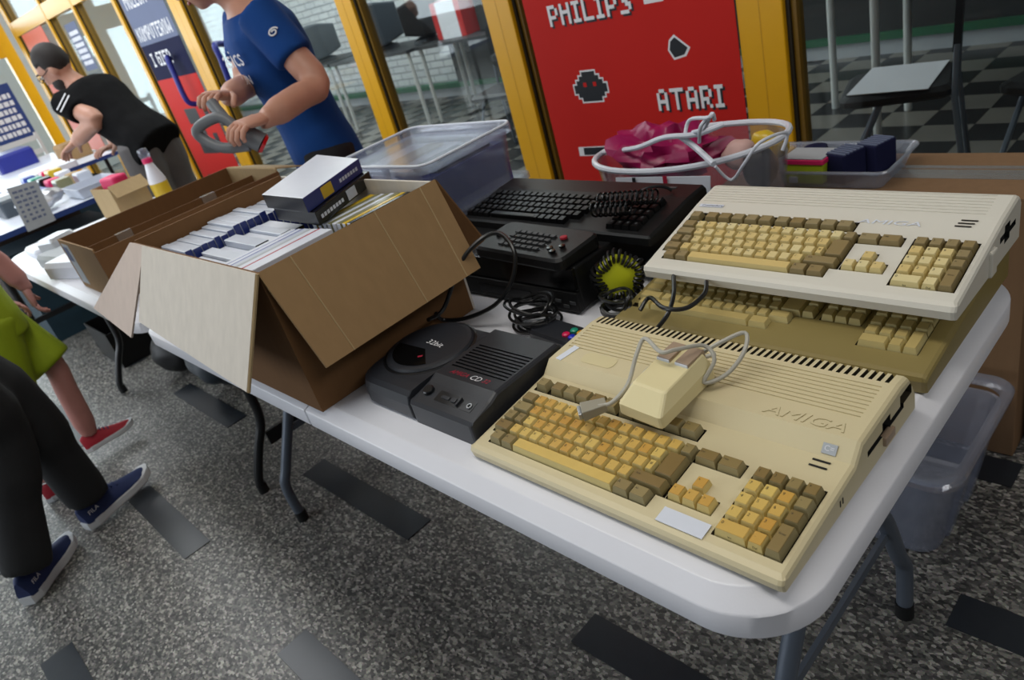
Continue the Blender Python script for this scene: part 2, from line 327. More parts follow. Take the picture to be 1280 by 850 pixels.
struct(ob('ceiling', G().box(-12.5, 1.6, -4, YW, 3.1, 3.2), 'ceiling_paint'))
for i in range(9):
    t = thing('ceiling_light', 'glowing fluorescent ceiling fitting of the hall behind the glass', 'ceiling light', (-10.8+i*1.15, 3.2+(i % 2)*0.9, 2.96), group='fluorescent fittings in the hall')
    ob('housing', G().box(-0.5, 0.5, -0.12, 0.12, 0, 0.04), 'white_plastic', t); ob('diffuser', G().box(-0.47, 0.47, -0.1, 0.1, -0.015, 0), 'light_tube', t)

# glazed wall in yellow frames at y = YW
gw = bpy.data.objects.new('wall_glazed', None); COL.objects.link(gw); gw['kind'] = 'structure'
def wx(px, py=0): return PY(px, py, YW).x
posts = [(wx(608.2), wx(641.5)), (wx(925.2), wx(983.4)), (wx(423.4), wx(443.6)), (wx(247, 75), wx(262, 75)), (wx(144.4)-0.03, wx(144.4)+0.03), (-7.33, -7.27), (-8.22, -8.16), (-9.62, -9.5), (0.95, 1.1)]
for a, b in posts:
    po = ob('post', G().box(a, b, YW-0.03, YW+0.06, 0, 3.0), 'yellow_paint', gw, bev=0.004)
    ob('gasket', G().box(b, b+0.012, YW-0.012, YW+0.04, 0, 3.0), 'gasket', po)
    ob('frame_edge', G().box(b+0.012, b+0.028, YW, YW+0.045, 0, 3.0), 'brass_frame', po)
    ob('groove', G().box((a+b)/2-0.0015, (a+b)/2+0.0015, YW-0.0306, YW-0.0295, 0, 3.0), 'yellow_groove', po)
ob('transom', G().box(-9.6, -6.3, YW-0.027, YW+0.05, 1.86, 2.0), 'yellow_paint', gw, bev=0.004)
ob('bottom_rail', G().box(-9.6, 1.1, YW-0.025, YW+0.05, 0, 0.12), 'yellow_paint', gw, bev=0.004)
xs = sorted(posts)
for (a, b), (c, d) in zip(xs[:-1], xs[1:]):
    p = ob('window_pane', G().box(b+0.02, c-0.002, YW+0.018, YW+0.024, 0.12, 3.0), 'glass', gw)
# end wall at x = -10
ew = bpy.data.objects.new('wall_end', None); COL.objects.link(ew); ew['kind'] = 'structure'
for y in (-2.6, -1.2, 0.2, 1.0, 1.82):
    ob('post', G().box(-10.02, -9.92, y-0.06, y+0.06, 0, 3.0), 'yellow_paint', ew, bev=0.004)
ob('transom', G().box(-10.015, -9.925, -2.6, 1.86, 1.72, 1.98), 'yellow_paint', ew, bev=0.004)
ob('bottom_rail', G().box(-10.015, -9.925, -2.6, 1.86, 0.001, 0.2), 'yellow_paint', ew, bev=0.004)
for y0, y1 in ((-2.54, -1.26), (-1.14, 0.14), (0.26, 0.94), (1.06, 1.76)):
    ob('window_pane', G().box(-9.98, -9.97, y0, y1, 0.2, 1.72), 'glass', ew); ob('window_pane', G().box(-9.98, -9.97, y0, y1, 1.98, 3.0), 'glass', ew)
struct(ob('wall_outside', G().box(-12.7, -12.6, -4, 5.2, 0, 3.1), 'white_wall'))

# door handles on the glazed wall
for px, yo, lab in ((232, 0.057, 'blue curved door handle on the yellow frame beside the navy banner'), (300, 0.004, 'blue curved door handle behind the man in the blue shirt')):
    x = wx(px, 80); g = G().tube(smoothpath([(x-0.1, YW-yo, 1.27), (x-0.02, YW-0.10, 1.28), (x, YW-0.11, 1.2), (x, YW-0.11, 0.98), (x, YW-yo, 0.93)]), 0.02, 10)
    whole('door_handle', g, 'blue_box', lab, 'handle', smooth=True)

# posters
F5 = {'P': ['1110', '1001', '1001', '1110', '1000', '1000'], 'H': ['1001', '1001', '1111', '1001', '1001', '1001'], 'I': ['111', '010', '010', '010', '010', '111'], 'L': ['1000', '1000', '1000', '1000', '1000', '1111'],
      'S': ['0111', '1100', '0110', '0011', '0001', '1110'], 'A': ['0110', '1001', '1001', '1111', '1001', '1001'], 'T': ['11111', '00100', '00100', '00100', '00100', '00100'], 'R': ['1110', '1001', '1001', '1110', '1010', '1001'],
      'G': ['0111', '1000', '1011', '1001', '1001', '0111'], 'E': ['1111', '1000', '1110', '1000', '1000', '1111'], 'K': ['1001', '1010', '1100', '1010', '1001', '1001'], 'O': ['0110', '1001', '1001', '1001', '1001', '0110'],
      'M': ['10001', '11011', '10101', '10001', '10001', '10001'], 'U': ['1001', '1001', '1001', '1001', '1001', '0110'], 'Z': ['1111', '0001', '0010', '0100', '1000', '1111'], 'W': ['10001', '10001', '10001', '10101', '11011', '10001'], ' ': ['00', '00', '00', '00', '00', '00']}
def pixtext(g, s, x, z, cell, y, m, cz=None):
    cz = cz or cell
    for ch in s:
        gl = F5[ch]
        for r, row in enumerate(gl):
            c = 0
            while c < len(row):
                if row[c] == '1':
                    e = c
                    while e+1 < len(row) and row[e+1] == '1': e += 1
                    g.box(x+c*cell, x+(e+1)*cell, y-0.0006, y, z-(r+1)*cz, z-r*cz, m); c = e+1
                else: c += 1
        x += (len(gl[0])+1)*cell
    return x
YP = YW-0.034
pr = thing('poster', 'large red poster with white block lettering between two yellow posts', 'poster', ((wx(660)+wx(925))/2, YP, 0.1))
px0, px1 = wx(660), wx(925.0)-0.003
obw('board', G().box(px0, px1, YP, YP+0.003, 0.1, 2.2), 'poster_red', pr)
def ptext(s, pxa, pya, pxb, pyb, hpx):
    a = PY(pxa, pya, YP); b = PY(pxb, pyb, YP); n = sum(len(F5[c][0])+1 for c in s)-1; cell = (b.x-a.x)/n
    for nm, mt, dx, dz, yy in (('lettering_shadow', 'print_black', 0.008, -0.008, YP-0.0005), ('lettering', 'print_white', 0, 0, YP-0.0012)):
        g = G(); pixtext(g, s, a.x+dx, a.z+dz, cell, yy, 0, hpx/6); obw(nm, g, mt, pr)
ptext('PHILIPS', 683, 8, 786, -12, 0.076); ptext('ATARI', 820, 112, 903, 105, 0.078)
def outlined(pts, name):   # black polygon with white border
    c = sum((Vector(p) for p in pts), Vector((0, 0)))/len(pts)
    big = [tuple(c+(Vector(p)-c)*1.0) for p in pts]; sm = [tuple(c+(Vector(p)-c)*0.80) for p in pts]
    obw(name+'_outline', G().ring([[(x, YP-0.0004, z) for x, z in big], [(x, YP, z) for x, z in big]]), 'print_white', pr)
    obw(name, G().ring([[(x, YP-0.0010, z) for x, z in sm], [(x, YP-0.0004, z) for x, z in sm]]), 'print_black', pr)
def pp(px, py): p = PY(px, py, YP); return (p.x, p.z)
outlined([pp(842, 43), pp(863, 59), pp(858, 70), pp(843, 75), pp(835, 63), pp(836, 50)], 'pebble_shape')
outlined([pp(723, 184), pp(790, 181), pp(791, 193), pp(725, 195)], 'bar_shape')
# generic pixel block figure: plain stepped shape in place of the printed sprite
c0 = PY(738, 108, YP); u = 0.0165
rows = ['0001111000', '0011111100', '0111111110', '1111111111', '1111111111', '0111111110', '0011111100']
for nm, mt, gr, yy in (('pixel_shape_outline', 'print_white', 0.006, YP-0.0004), ('pixel_shape', 'print_black', 0, YP-0.001)):
    g = G()
    for r, row in enumerate(rows):
        a = row.index('1'); b = row.rindex('1')+1; g.box(c0.x+(a-5)*u-gr, c0.x+(b-5)*u+gr, yy-0.0002-0.00001*r, yy+0.0002, c0.z+(3.5-r-1)*u-gr, c0.z+(3.5-r)*u+gr)
    obw(nm, g, mt, pr)
g = G(); g.box(c0.x-2*u, c0.x-u, YP-0.0016, YP-0.0012, c0.z, c0.z+u).box(c0.x+u, c0.x+2*u, YP-0.0016, YP-0.0012, c0.z, c0.z+u); obw('pixel_shape_hole', g, 'poster_red', pr)
pa = PY(813, -4, YP); obw('lettering', G().box(pa.x-0.03, pa.x+0.05, YP-0.0008, YP, pa.z-0.02, pa.z+0.01), 'print_white', pr)

x0, x1 = wx(178, 50), wx(238, 60)-0.01
pl = thing('banner', 'tall banner, slate and navy above and red below, beside the blue door handle', 'banner', ((x0+x1)/2, YP, 0.1))
zz = (0.1, PY(228, 94, YW).z, PY(205, 50, YW).z, 2.4)
obw('panel_red', G().box(x0, x1, YP, YP+0.003, zz[0], zz[1]), 'poster_red', pl); obw('panel_navy', G().box(x0, x1, YP, YP+0.003, zz[1], zz[2]), 'poster_navy', pl); obw('panel_slate', G().box(x0, x1, YP, YP+0.003, zz[2], zz[3]), 'poster_slate', pl)
W_ = x1-x0
def btext(s, fx, z, wd, h):
    g = G(); n = sum(len(F5[c][0])+1 for c in s)-1; pixtext(g, s, x0+W_*fx, z, W_*wd/n, YP-0.0008, 0, h/6); obw('lettering', g, 'print_white', pl)
F5['Ö'] = F5['O']; F5['Ó'] = F5['O']
btext('MUZEUM', 0.1, zz[2]+.36, 0.55, 0.10); btext('KOMPUTEROW', 0.06, zz[2]+.13, 0.86, 0.10); btext('I GIER', 0.12, zz[1]+.20, 0.5, 0.10)
g = G()
for r, row in enumerate(['011110', '011110', '000110', '000110', '011110', '011111']):
    for c, ch in enumerate(row):
        if ch == '1': g.box(x0+W_*(0.25+c*0.075), x0+W_*(0.25+(c+1)*0.075), YP-0.0008, YP, 0.84-r*0.06, 0.90-r*0.06)
obw('pixel_print', g, 'print_black', pl)
for a_, b_, c_, d_ in ((0.15, 0.35, 0.16, 0.36), (0.7, 0.8, 0.2, 0.4), (0.78, 0.88, 0.78, 0.9), (0.75, 0.85, 0.6, 0.7)):
    obw('pixel_print', G().box(x0+W_*a_, x0+W_*b_, YP-0.0008, YP, c_, d_), 'print_black', pl)
# far orange banner and notices
g = G().box(-9.3, -8.45, YP, YP+0.004, 0.6, 1.85); o = whole('banner', g, 'poster_orange', 'narrow orange-red banner at the far end of the yellow glazing', 'banner')
for a_ in ((-0.1, 0.1, 0.35, 0.45), (-0.2, 0.05, 0.12, 0.2), (-0.25, 0.1, 1.0, 1.08)): ob('print', G().box(a_[0], a_[1], -0.003, -0.002, a_[2], a_[3]), 'cream', o)
def notice(name, lab, c, w, h, axis, face, ink, rows):
    t = thing(name, lab, 'notice', c)
    if axis == 'x':
        ob('sheet', G().box(-w/2, w/2, -0.002, 0, 0, h), face, t); mk = lambda a, b, z0, z1: (a, b, -0.003, -0.0021, z0, z1)
    else:
        ob('sheet', G().box(0, 0.002, -w/2, w/2, 0, h), face, t); mk = lambda a, b, z0, z1: (0.0021, 0.003, a, b, z0, z1)
    for r in range(rows):
        z = h*(0.12+0.76*r/rows); a = -w*0.4
        while a < w*0.38:
            l = w*random.uniform(0.06, 0.16); ob('print_line', G().box(*mk(a, min(a+l, w*0.4), z, z+h*0.5/rows)), ink, t); a += l+w*0.03
notice('notice', 'blue printed notice with white lines taped to the end glazing', (-9.90, 1.42, 0.86), 0.42, 0.62, 'y', 'blue_edge', 'paper', 6)
notice('notice', 'pale blue notice on the glass above the stooping man', (-7.75, YW+0.018, 1.35), 0.35, 0.42, 'x', 'poster_slate', 'paper', 6)

# ------------------------------------------------------------------ folding tables
def folding_table(x0, x1, lab, legm, feet):
    t = thing('folding_table', lab, 'table', ((x0+x1)/2, 0.38, 0)); xm = (x0+x1)/2
    for a, b, rs in ((x0, xm-0.001, [.004, .095, .095, .004]), (xm+0.001, x1, [.095, .004, .004, .095])):
        L = []
        for ins, z in ((0.010, 0.694), (0.0, 0.696), (0.0, 0.7265), (0.0022, 0.7292), (0.020, 0.7345), (0.0235, 0.7388), (0.027, 0.74)):
            ia = ins if a == x0 else 0.0; ib = ins if b == x1 else 0.0
            L.append([(x, y, z) for x, y in rrect(a+ia, b-ib, ins, 0.76-ins, 0, 12, [max(r-ins*0.6, 0.003) for r in rs])])
        obw('tabletop_half', G().ring(L), 'white_plastic', t, smooth=True)
    for pts in feet:
        p = [Vector(v) for v in pts]; lg = obw('leg', G().tube(smoothpath(p, 6), 0.0155, 12), legm, t, smooth=True)
        obw('foot_cap', G().tube([p[0], p[0]+Vector((0, 0, 0.035))], 0.0175, 12), 'black_rubber', t, smooth=True).parent = lg
    return t
def legset(x, s): return [[(x, 0.110, 0.0), (x, 0.108, 0.13), (x, 0.135, 0.19), (x, 0.21, 0.33), (x, 0.27, 0.46), (x, 0.29, 0.70)], [(x, 0.652, 0.0), (x, 0.654, 0.13), (x, 0.627, 0.19), (x, 0.57, 0.33), (x, 0.50, 0.46), (x, 0.48, 0.70)]]
def legset2(x): return [[(x, 0.11, 0.0), (x, 0.112, 0.05), (x, 0.16, 0.15), (x, 0.205, 0.23), (x, 0.215, 0.34), (x, 0.215, 0.70)], [(x, 0.65, 0.0), (x, 0.648, 0.05), (x, 0.60, 0.15), (x, 0.555, 0.23), (x, 0.545, 0.34), (x, 0.545, 0.70)]]
t1 = folding_table(-1.83, 0.0, 'white folding table with grey legs that carries the beige computers', 'grey_steel', legset(-0.14, 1)+legset(-1.69, -1))
obw('brace', G().box(-0.144, -0.136, 0.185, 0.585, 0.28, 0.30), 'grey_steel', t1)
obw('brace', G().box(-1.694, -1.686, 0.185, 0.585, 0.28, 0.30), 'grey_steel', t1)
t2 = folding_table(-3.664, -1.834, 'white folding table with black legs under the shallow carton tray', 'black_steel', legset2(-1.96)+legset2(-3.46))
obw('cross_bar', G().box(-1.966, -1.954, 0.20, 0.56, 0.135, 0.185), 'black_steel', t2)

# ------------------------------------------------------------------ keyboards
KC = {}
def key_mesh(w, d, h, sm, tm, leg=None, fleg=None, taper=0.0022):
    k = (round(w, 4), round(d, 4), round(h, 4), sm, tm, leg, fleg)
    if k in KC: return KC[k]
    g = G(); tw, tf, tb = taper, taper*1.3, taper*0.6; c = 0.0007
    A = [(-w/2, -d/2, 0), (w/2, -d/2, 0), (w/2, d/2, 0), (-w/2, d/2, 0)]
    B = [(-w/2+tw, -d/2+tf, h-c), (w/2-tw, -d/2+tf, h-c), (w/2-tw, d/2-tb, h-c), (-w/2+tw, d/2-tb, h-c)]
    C = [(x*(1-2*c/w), y*(1-2*c/d), h) for x, y, z in B]
    g.ring([A, B], 0, None, True, False); g.ring([B, C], 1, None, False, True)
    mats = [sm, tm, 'legend']
    if leg:
        sz = 0.0058 if len(leg) == 1 else 0.0036
        v, f = text(leg, sz); lx = -w/2+tw+0.0035 if len(leg) == 1 else min(0, -w/2+tw+0.001+sz*0.32*len(leg))
        g.add(v, f, 2, T((lx, d*0.14, h+0.00015)))
    if fleg:
        v, f = text(fleg, 0.0038); g.add(v, f, 2, T((0, -d/2+tf*0.5-0.0002, h*0.48)) @ RX(math.atan2(h, tf)))
    KC[k] = mesh_of('key', g, mats); return KC[k]
U = 0.01905
def amiga_layout():
    K = []   # x(u), row, w(u), h(u), legend, grey, front legend
    def row(x, r, items):
        for it in items:
            leg, w, gr = it[0], it[1], it[2]; K.append((x, r, w, 1, leg, gr, None)); x += w
    row(0.0, 5, [('Esc', 1.15, 1)]); row(1.55, 5, [('F%d' % i, 1.28, 1) for i in range(1, 6)]); row(8.15, 5, [('F%d' % i, 1.28, 1) for i in range(6, 11)])
    row(0.0, 4, [('`', 1.35, 1)]+[(c, 1, 0) for c in '1234567890-=\\']+[('<-', 0.95, 1)])
    row(0.0, 3, [('Tab', 1.75, 1)]+[(c, 1, 0) for c in 'QWERTYUIOP[]'])
    K.append((13.8, 2.5, 1.45, 2, None, 1, None))
    row(0.0, 2, [('Ctrl', 1.1, 1), ('Caps', 0.95, 1)]+[(c, 1, 0) for c in "ASDFGHJKL;'"]+[('#', 0.7, 0)])
    row(0.0, 1, [('Shift', 1.6, 1)]+[(c, 1, 0) for c in '<ZXCVBNM,./']+[('Shift', 2.55, 1)])
    row(0.55, 0, [('Alt', 1.2, 1), ('A', 1.2, 1), (None, 9.1, 0), ('A', 1.3, 1), ('Alt', 1.3, 1)])
    row(15.45, 4, [('Del', 1.55, 1), ('Help', 1.55, 1)]); row(16.5, 2, [('^', 1, 0)]); row(15.5, 1, [('<', 1, 0), ('v', 1, 0), ('>', 1, 0)])
    for r, s in ((4, '()/*'), (3, '789-'), (2, '456+'), (1, '123'), ):
        fl = {'7': 'Home', '8': '^', '9': 'PgUp', '4': '<', '6': '>', '1': 'End', '2': 'v', '3': 'PgDn'}
        for i, c in enumerate(s): K.append((19.3+i, r, 1, 1, c, 1 if (r == 4 or i == 3) else 0, fl.get(c)))
    K.append((19.3, 0, 2, 1, '0', 0, 'Ins')); K.append((21.3, 0, 1, 1, '.', 0, 'Del')); K.append((22.3, 0.5, 1, 2, 'Enter', 1, None))
    return K
WELLS = [(-0.1, 14.75, 4.85, 6.2), (0.45, 14.75, -0.05, 1.0), (-0.1, 15.4, 0.95, 5.0), (15.4, 18.65, 3.95, 5.0), (15.45, 18.55, 0.95, 2.0), (16.45, 17.55, 1.9, 3.0), (19.2, 23.4, -0.05, 5.0)]
def place_keys(root, zdeck, slope, x0, y0, pv, frow, mset, lay, kh):
    """keys on the sloping deck plane z = zdeck + slope*(y)"""
    a = math.atan(slope)
    for x, r, w, h, leg, gr, fl in lay:
        yy = y0+(r if r < 5 else r+frow)*pv; d = h*pv-0.0012; ww = w*U-0.0012
        me = key_mesh(ww, d, kh, *(mset[1] if gr else mset[0]), leg, fl)
        k = link('key', me, root, (x0+(x+w/2)*U, yy, zdeck+slope*yy), (a, 0, 0))
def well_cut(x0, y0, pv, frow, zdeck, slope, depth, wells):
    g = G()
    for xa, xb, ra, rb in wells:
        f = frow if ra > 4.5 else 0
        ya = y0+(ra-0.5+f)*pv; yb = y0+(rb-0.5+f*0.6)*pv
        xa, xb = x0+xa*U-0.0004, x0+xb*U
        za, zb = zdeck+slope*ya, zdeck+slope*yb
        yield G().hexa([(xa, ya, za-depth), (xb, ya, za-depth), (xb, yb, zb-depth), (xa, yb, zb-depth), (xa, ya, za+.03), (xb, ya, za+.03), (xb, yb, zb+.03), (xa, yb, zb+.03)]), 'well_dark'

# --- front beige computer
A5 = thing('home_computer', 'yellowed beige home computer with stained keys and a mouse lying on it', 'computer', (-0.4925, 0.0462, 0.74), (0, 0, -0.00698))
W5 = 0.47
prof = [(0.002, 0.004), (0.330, 0.004), (0.330, 0.030), (0.322, 0.046), (0.313, 0.060), (0.292, 0.0625), (0.186, 0.0570), (0.167, 0.0385), (0.010, 0.0215), (0.003, 0.0190), (0.0, 0.014)]
def slab_profile(prof, x0, x1, ins=0.006, zi=0.02):
    g = G(); L = []
    for x, k in ((x0, 1.0), (x0+0.002, 0.35), (x0+ins, 0.0), (x1-ins, 0.0), (x1-0.002, 0.35), (x1, 1.0)):
        L.append([(x, y+(0.003*k if y < 0.005 else 0), z-(0.005*k if z > zi else 0)) for y, z in prof])
    return g.ring(L)
case = ob('case', slab_profile(prof, 0, W5), ['a500_case', 'well_dark', 'slot_black'], A5)
zd, sl = 0.0206, 0.108
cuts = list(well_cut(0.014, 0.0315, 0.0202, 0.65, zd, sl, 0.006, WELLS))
g = G()
for i in range(47):
    x = 0.012+i*0.00955; g.hexa([(x, 0.291, 0.053), (x+0.0048, 0.291, 0.053), (x+0.0048, 0.319, 0.046), (x, 0.319, 0.046), (x, 0.291, 0.07), (x+0.0048, 0.291, 0.07), (x+0.0048, 0.319, 0.07), (x, 0.319, 0.07)])
cuts.append((g, 'well_dark'))
g = G()
for i in range(9): g.box(0.012, 0.452, 0.222+i*0.0072, 0.2246+i*0.0072, 0.0576+i*0.00038, 0.07)
cuts.append((g, 'a500_case'))
cuts.append((G().box(0.455, 0.48, 0.196, 0.296, 0.028, 0.036), 'slot_black')); cuts.append((G().box(0.462, 0.48, 0.236, 0.258, 0.020, 0.046), 'slot_black'))
cuts.append((G().box(0.462, 0.48, 0.286, 0.32, 0.034, 0.050), 'well_dark'))
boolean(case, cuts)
place_keys(A5, zd-0.003, sl, 0.014, 0.0315, 0.0202, 0.65, (('key_side', 'key_top'), ('gkey_side', 'gkey_top')), amiga_layout(), 0.0122)
zt = lambda y: 0.0570+(y-0.186)*(0.0055/0.106)
v, f = text('AMIGA', 0.030); g = G().add([(x*1.05+y*0.25, y*0.75, 0) for x, y, z in v], f, 0, T((0.400, 0.199, zt(0.199)+0.0004)) @ RX(0.052)); ob('embossed_name', g, 'steel_bright' if False else 'a500_case', A5)
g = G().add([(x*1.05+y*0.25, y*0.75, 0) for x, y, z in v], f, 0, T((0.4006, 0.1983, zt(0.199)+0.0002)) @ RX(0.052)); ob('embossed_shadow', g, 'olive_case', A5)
ob('badge', G().box(-0.008, 0.008, -0.006, 0.006, 0, 0.0008), 'paper_grey', A5, (0.439, 0.1735, 0.0455), (0.77, 0, 0))
v, f = text('C=', 0.009); ob('badge_mark', G().add(v, f), 'print_white', A5, (0.439, 0.1735-0.0007, 0.0455+0.0009), (0.77, 0, 0))
for dy in (0, 0.009): ob('indicator_light', G().box(-0.010, 0.010, -0.0012, 0.0012, 0, 0.0006), 'slot_black', A5, (0.436, 0.150+dy, zd+sl*(0.150+dy)+0.0004), (0.107, 0, 0))
ob('drive_lip', G().box(0.466, 0.474, 0.236, 0.262, 0.014, 0.026), 'mouse_button', A5, bev=0.001)
ob('blank_label', G().box(-0.030, 0.030, -0.0105, 0.0105, 0, 0.0004), 'case_white', A5, (0.3455, 0.0195, zd+sl*0.0195+0.0011), (0.107, 0, 0))
ob('white_sticker', G().box(-0.006, 0.006, -0.019, 0.019, 0, 0.0005), 'case_white', A5, (0.024, 0.206, zt(0.206)+0.0003), (0.052, 0, -0.2))
ob('rub_mark', G().prismz(rrect(-0.03, 0.03, -0.012, 0.012, 0.009), 0, 0.0002), 'rub', A5, (0.085, 0.207, zt(0.207)+0.0004), (0.052, 0, 0))
ob('side_vent', G().box(0.4699, 0.4705, 0.125, 0.127, 0.014, 0.022).box(0.4699, 0.4705, 0.131, 0.133, 0.014, 0.022), 'slot_black', A5)

# --- olive computer under the white one
MO = thing('home_computer', 'olive-tan home computer with cream keys, lying beneath the white computer', 'computer', (-0.506, 0.404, 0.74))
prof = [(0.002, 0.003), (0.325, 0.003), (0.325, 0.055), (0.318, 0.062), (0.300, 0.064), (0.205, 0.062), (0.180, 0.047), (0.008, 0.0275), (0.002, 0.0255), (0.0, 0.02)]
case = ob('case', slab_profile(prof, 0, 0.488), ['olive_case', 'well_dark', 'slot_black'], MO)
zd, sl = 0.0266, 0.113
def olive_layout():
    K = []
    def row(x, r, ws):
        for w in ws:
            if w > 0: K.append((x, r, w, 1, None, 0, None))
            x += abs(w)
    row(0.5, 0, [1.3, 9.3, 1.6]); row(0, 1, [2.25]+[1]*10+[1.75]); row(0, 2, [1.75]+[1]*11); K.append((12.75, 2.5, 1.75, 2, None, 0, None)); K.append((14.5, 2, 1, 1, None, 0, None)); K.append((14.5, 3, 1, 1, None, 0, None))
    row(0, 3, [1.5]+[1]*11); row(0, 4, [1.0]+[1]*13+[1.5]); row(0, 5.2, [1.2]*10+[1.5]*2)
    row(16, 2, [1, 1, 1]); row(16, 3, [1, 1, 1]); row(16, 4, [1.5, 1.5])
    for r in (1, 2, 3, 4): row(19.5, r, [1, 1, 1] if r == 1 else [1, 1, 1, 1])
    K.append((19.5, 0, 2, 1, None, 0, None)); K.append((21.5, 0, 1, 1, None, 0, None)); K.append((22.5, 0.5, 1, 2, None, 0, None))
    return [k for k in K if k[1] < 4.5]
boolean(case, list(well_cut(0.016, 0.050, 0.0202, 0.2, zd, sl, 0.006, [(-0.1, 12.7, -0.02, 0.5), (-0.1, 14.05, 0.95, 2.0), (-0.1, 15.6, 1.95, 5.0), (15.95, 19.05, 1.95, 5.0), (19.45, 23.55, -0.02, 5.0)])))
place_keys(MO, zd-0.003, sl, 0.016, 0.050, 0.0202, 0.2, (('okey_side', 'okey_top'), ('okey_side', 'okey_top')), olive_layout(), 0.0115)

# --- white computer on top
A12 = thing('home_computer', 'off-white home computer resting on top of the olive computer', 'computer', (-0.476, 0.470, 0.8155), (0, 0, -0.012))
prof = [(0.002, 0.0), (0.245, 0.0), (0.245, 0.056), (0.240, 0.064), (0.232, 0.0665), (0.176, 0.058), (0.010, 0.0215), (0.003, 0.0185), (0.0, 0.012)]
case = ob('case', slab_profile(prof, 0, 0.47), ['a1200_case', 'well_dark', 'slot_black'], A12)
zd, sl = 0.0194, 0.2199; PV = 0.0192
cuts = list(well_cut(0.014, 0.036, PV, 0.30, zd, sl, 0.006, WELLS))
g = G()
for i in range(7): g.box(0.010, 0.446, 0.183+i*0.0076, 0.1848+i*0.0076, 0.0583+i*0.00115, 0.08)
cuts.append((g, 'a1200_case'))
cuts.append((G().box(0.46, 0.48, 0.16, 0.225, 0.028, 0.037), 'slot_black')); cuts.append((G().box(0.464, 0.48, 0.178, 0.2, 0.02, 0.046), 'slot_black'))
boolean(case, cuts)
place_keys(A12, zd-0.004, sl, 0.014, 0.036, PV, 0.30, (('wkey_side', 'wkey_top'), ('wgkey_side', 'wgkey_top')), amiga_layout(), 0.0108)
for i in range(3): ob('indicator_light', G().box(-0.010, 0.010, -0.001, 0.001, 0, 0.0006), 'legend', A12, (0.428+i*0.002, 0.1535+i*0.0065, zd+sl*(0.1535+i*0.0065)+0.0008), (0.216, 0, 0))
v, f = text('AMIGA', 0.020); ob('embossed_name', G().add([(x*1.4+y*.2, y*0.7, 0) for x, y, z in v], f), 'case_white', A12, (0.335, 0.152, zd+sl*0.152+0.0008), (0.216, 0, 0))
v, f = text('Commodore', 0.0075); ob('maker_badge', G().box(-0.012, 0.034, -0.004, 0.004, 0, 0.0003).add(v, f, 1, T((0.013, 0, 0.0005))), ['case_white', 'poster_navy'], A12, (0.024, 0.168, zd+sl*0.168+0.0008), (0.216, 0, 0))
ob('side_foot', G().box(0.462, 0.474, 0.118, 0.140, -0.002, 0.036), 'a1200_case', A12, bev=0.003)
ob('rear_riser', G().box(0.03, 0.44, 0.200, 0.244, -0.012, 0.001), 'a1200_case', A12)

# --- mouse on the front computer
ML = A5.matrix_basis @ Vector((0, 0, 0))
mp = PZ(838, 497, 0.80); fwd = (PZ(868, 448, 0.81)-PZ(800, 515, 0.80)); my = math.atan2(fwd.y, fwd.x)-PI/2
MS = thing('computer_mouse', 'boxy cream two-button mouse lying across the keyboard', 'mouse', (mp.x-0.006, mp.y+0.004, 0.797), (0.07, 0.03, my))
MS.scale = (1.1, 1.1, 1.1)
L = []
for ins, z, fr in ((0.004, 0, 0), (0, 0.004, 0), (0.001, 0.018, 0.0), (0.008, 0.033, 0.012), (0.0095, 0.034, 0.014)):
    L.append([(x, y, z+(0.004*(y+0.05)/0.1 if z > 0.01 else 0)) for x, y in rrect(-0.032+ins, 0.032-ins, -0.052+ins*0.6+fr*1.5, 0.052-ins*0.5, 0.004, 2)])
msh = ob('shell', G().ring(L), 'mouse_case', MS)
for sx in (-1, 1): ob('button', G().hexa([(sx*0.013-0.009, 0.018, 0.034), (sx*0.013+0.009, 0.018, 0.034), (sx*0.013+0.009, 0.052, 0.030), (sx*0.013-0.009, 0.052, 0.030), (sx*0.013-0.009, 0.019, 0.041), (sx*0.013+0.009, 0.019, 0.041), (sx*0.013+0.009, 0.051, 0.0405), (sx*0.013-0.009, 0.051, 0.0405)]).box(sx*0.013-0.009, sx*0.013+0.009, 0.0172, 0.0185, 0.034, 0.0405, 1), ['mouse_button', 'case_white'], msh, bev=0.0008)
MW = lambda x, y, z: MS.matrix_basis @ Vector((x, y, z))
Mi = Matrix.LocRotScale(MS.location, MS.rotation_euler, MS.scale).inverted()
cpath = [PZ(871, 445, 0.835), PZ(897, 430, 0.845), PZ(931, 416, 0.85), PZ(930, 440, 0.835), PZ(908, 468, 0.815), PZ(880, 478, 0.812), PZ(893, 450, 0.835), PZ(880, 432, 0.85), PZ(845, 437, 0.86), PZ(826, 440, 0.86), PZ(806, 423, 0.865), PZ(795, 445, 0.85), PZ(785, 480, 0.825), PZ(765, 503, 0.812), PZ(748, 508, 0.81)]
g = G().tube([Mi @ p for p in smoothpath(cpath, 6)], 0.0026, 8); ob('cord', g, 'cable_grey', MS, smooth=True)
cp2 = [PZ(895, 442, 0.825), PZ(860, 452, 0.82), PZ(820, 455, 0.82), PZ(795, 478, 0.81), PZ(770, 500, 0.808)]
ob('cord', G().tube([Mi @ p for p in smoothpath(cp2, 6)], 0.0026, 8), 'cable_grey', MS, smooth=True)
pa, pb = PZ(764, 503, 0.808), PZ(727, 514, 0.806); M_ = Mi @ frame(pb, pa-pb, (0, 0, 1))
ob('plug', G().hexa([(0, -0.009, -0.013), (0.034, -0.006, -0.009), (0.034, -0.006, 0.009), (0, -0.009, 0.013), (0, 0.006, -0.013), (0.034, 0.005, -0.009), (0.034, 0.005, 0.009), (0, 0.006, 0.013)], 0, M_).box(-0.005, 0, -0.006, 0.003, -0.011, 0.011, 1, M_), ['plug_grey', 'steel_bright'], MS, bev=0.0012)

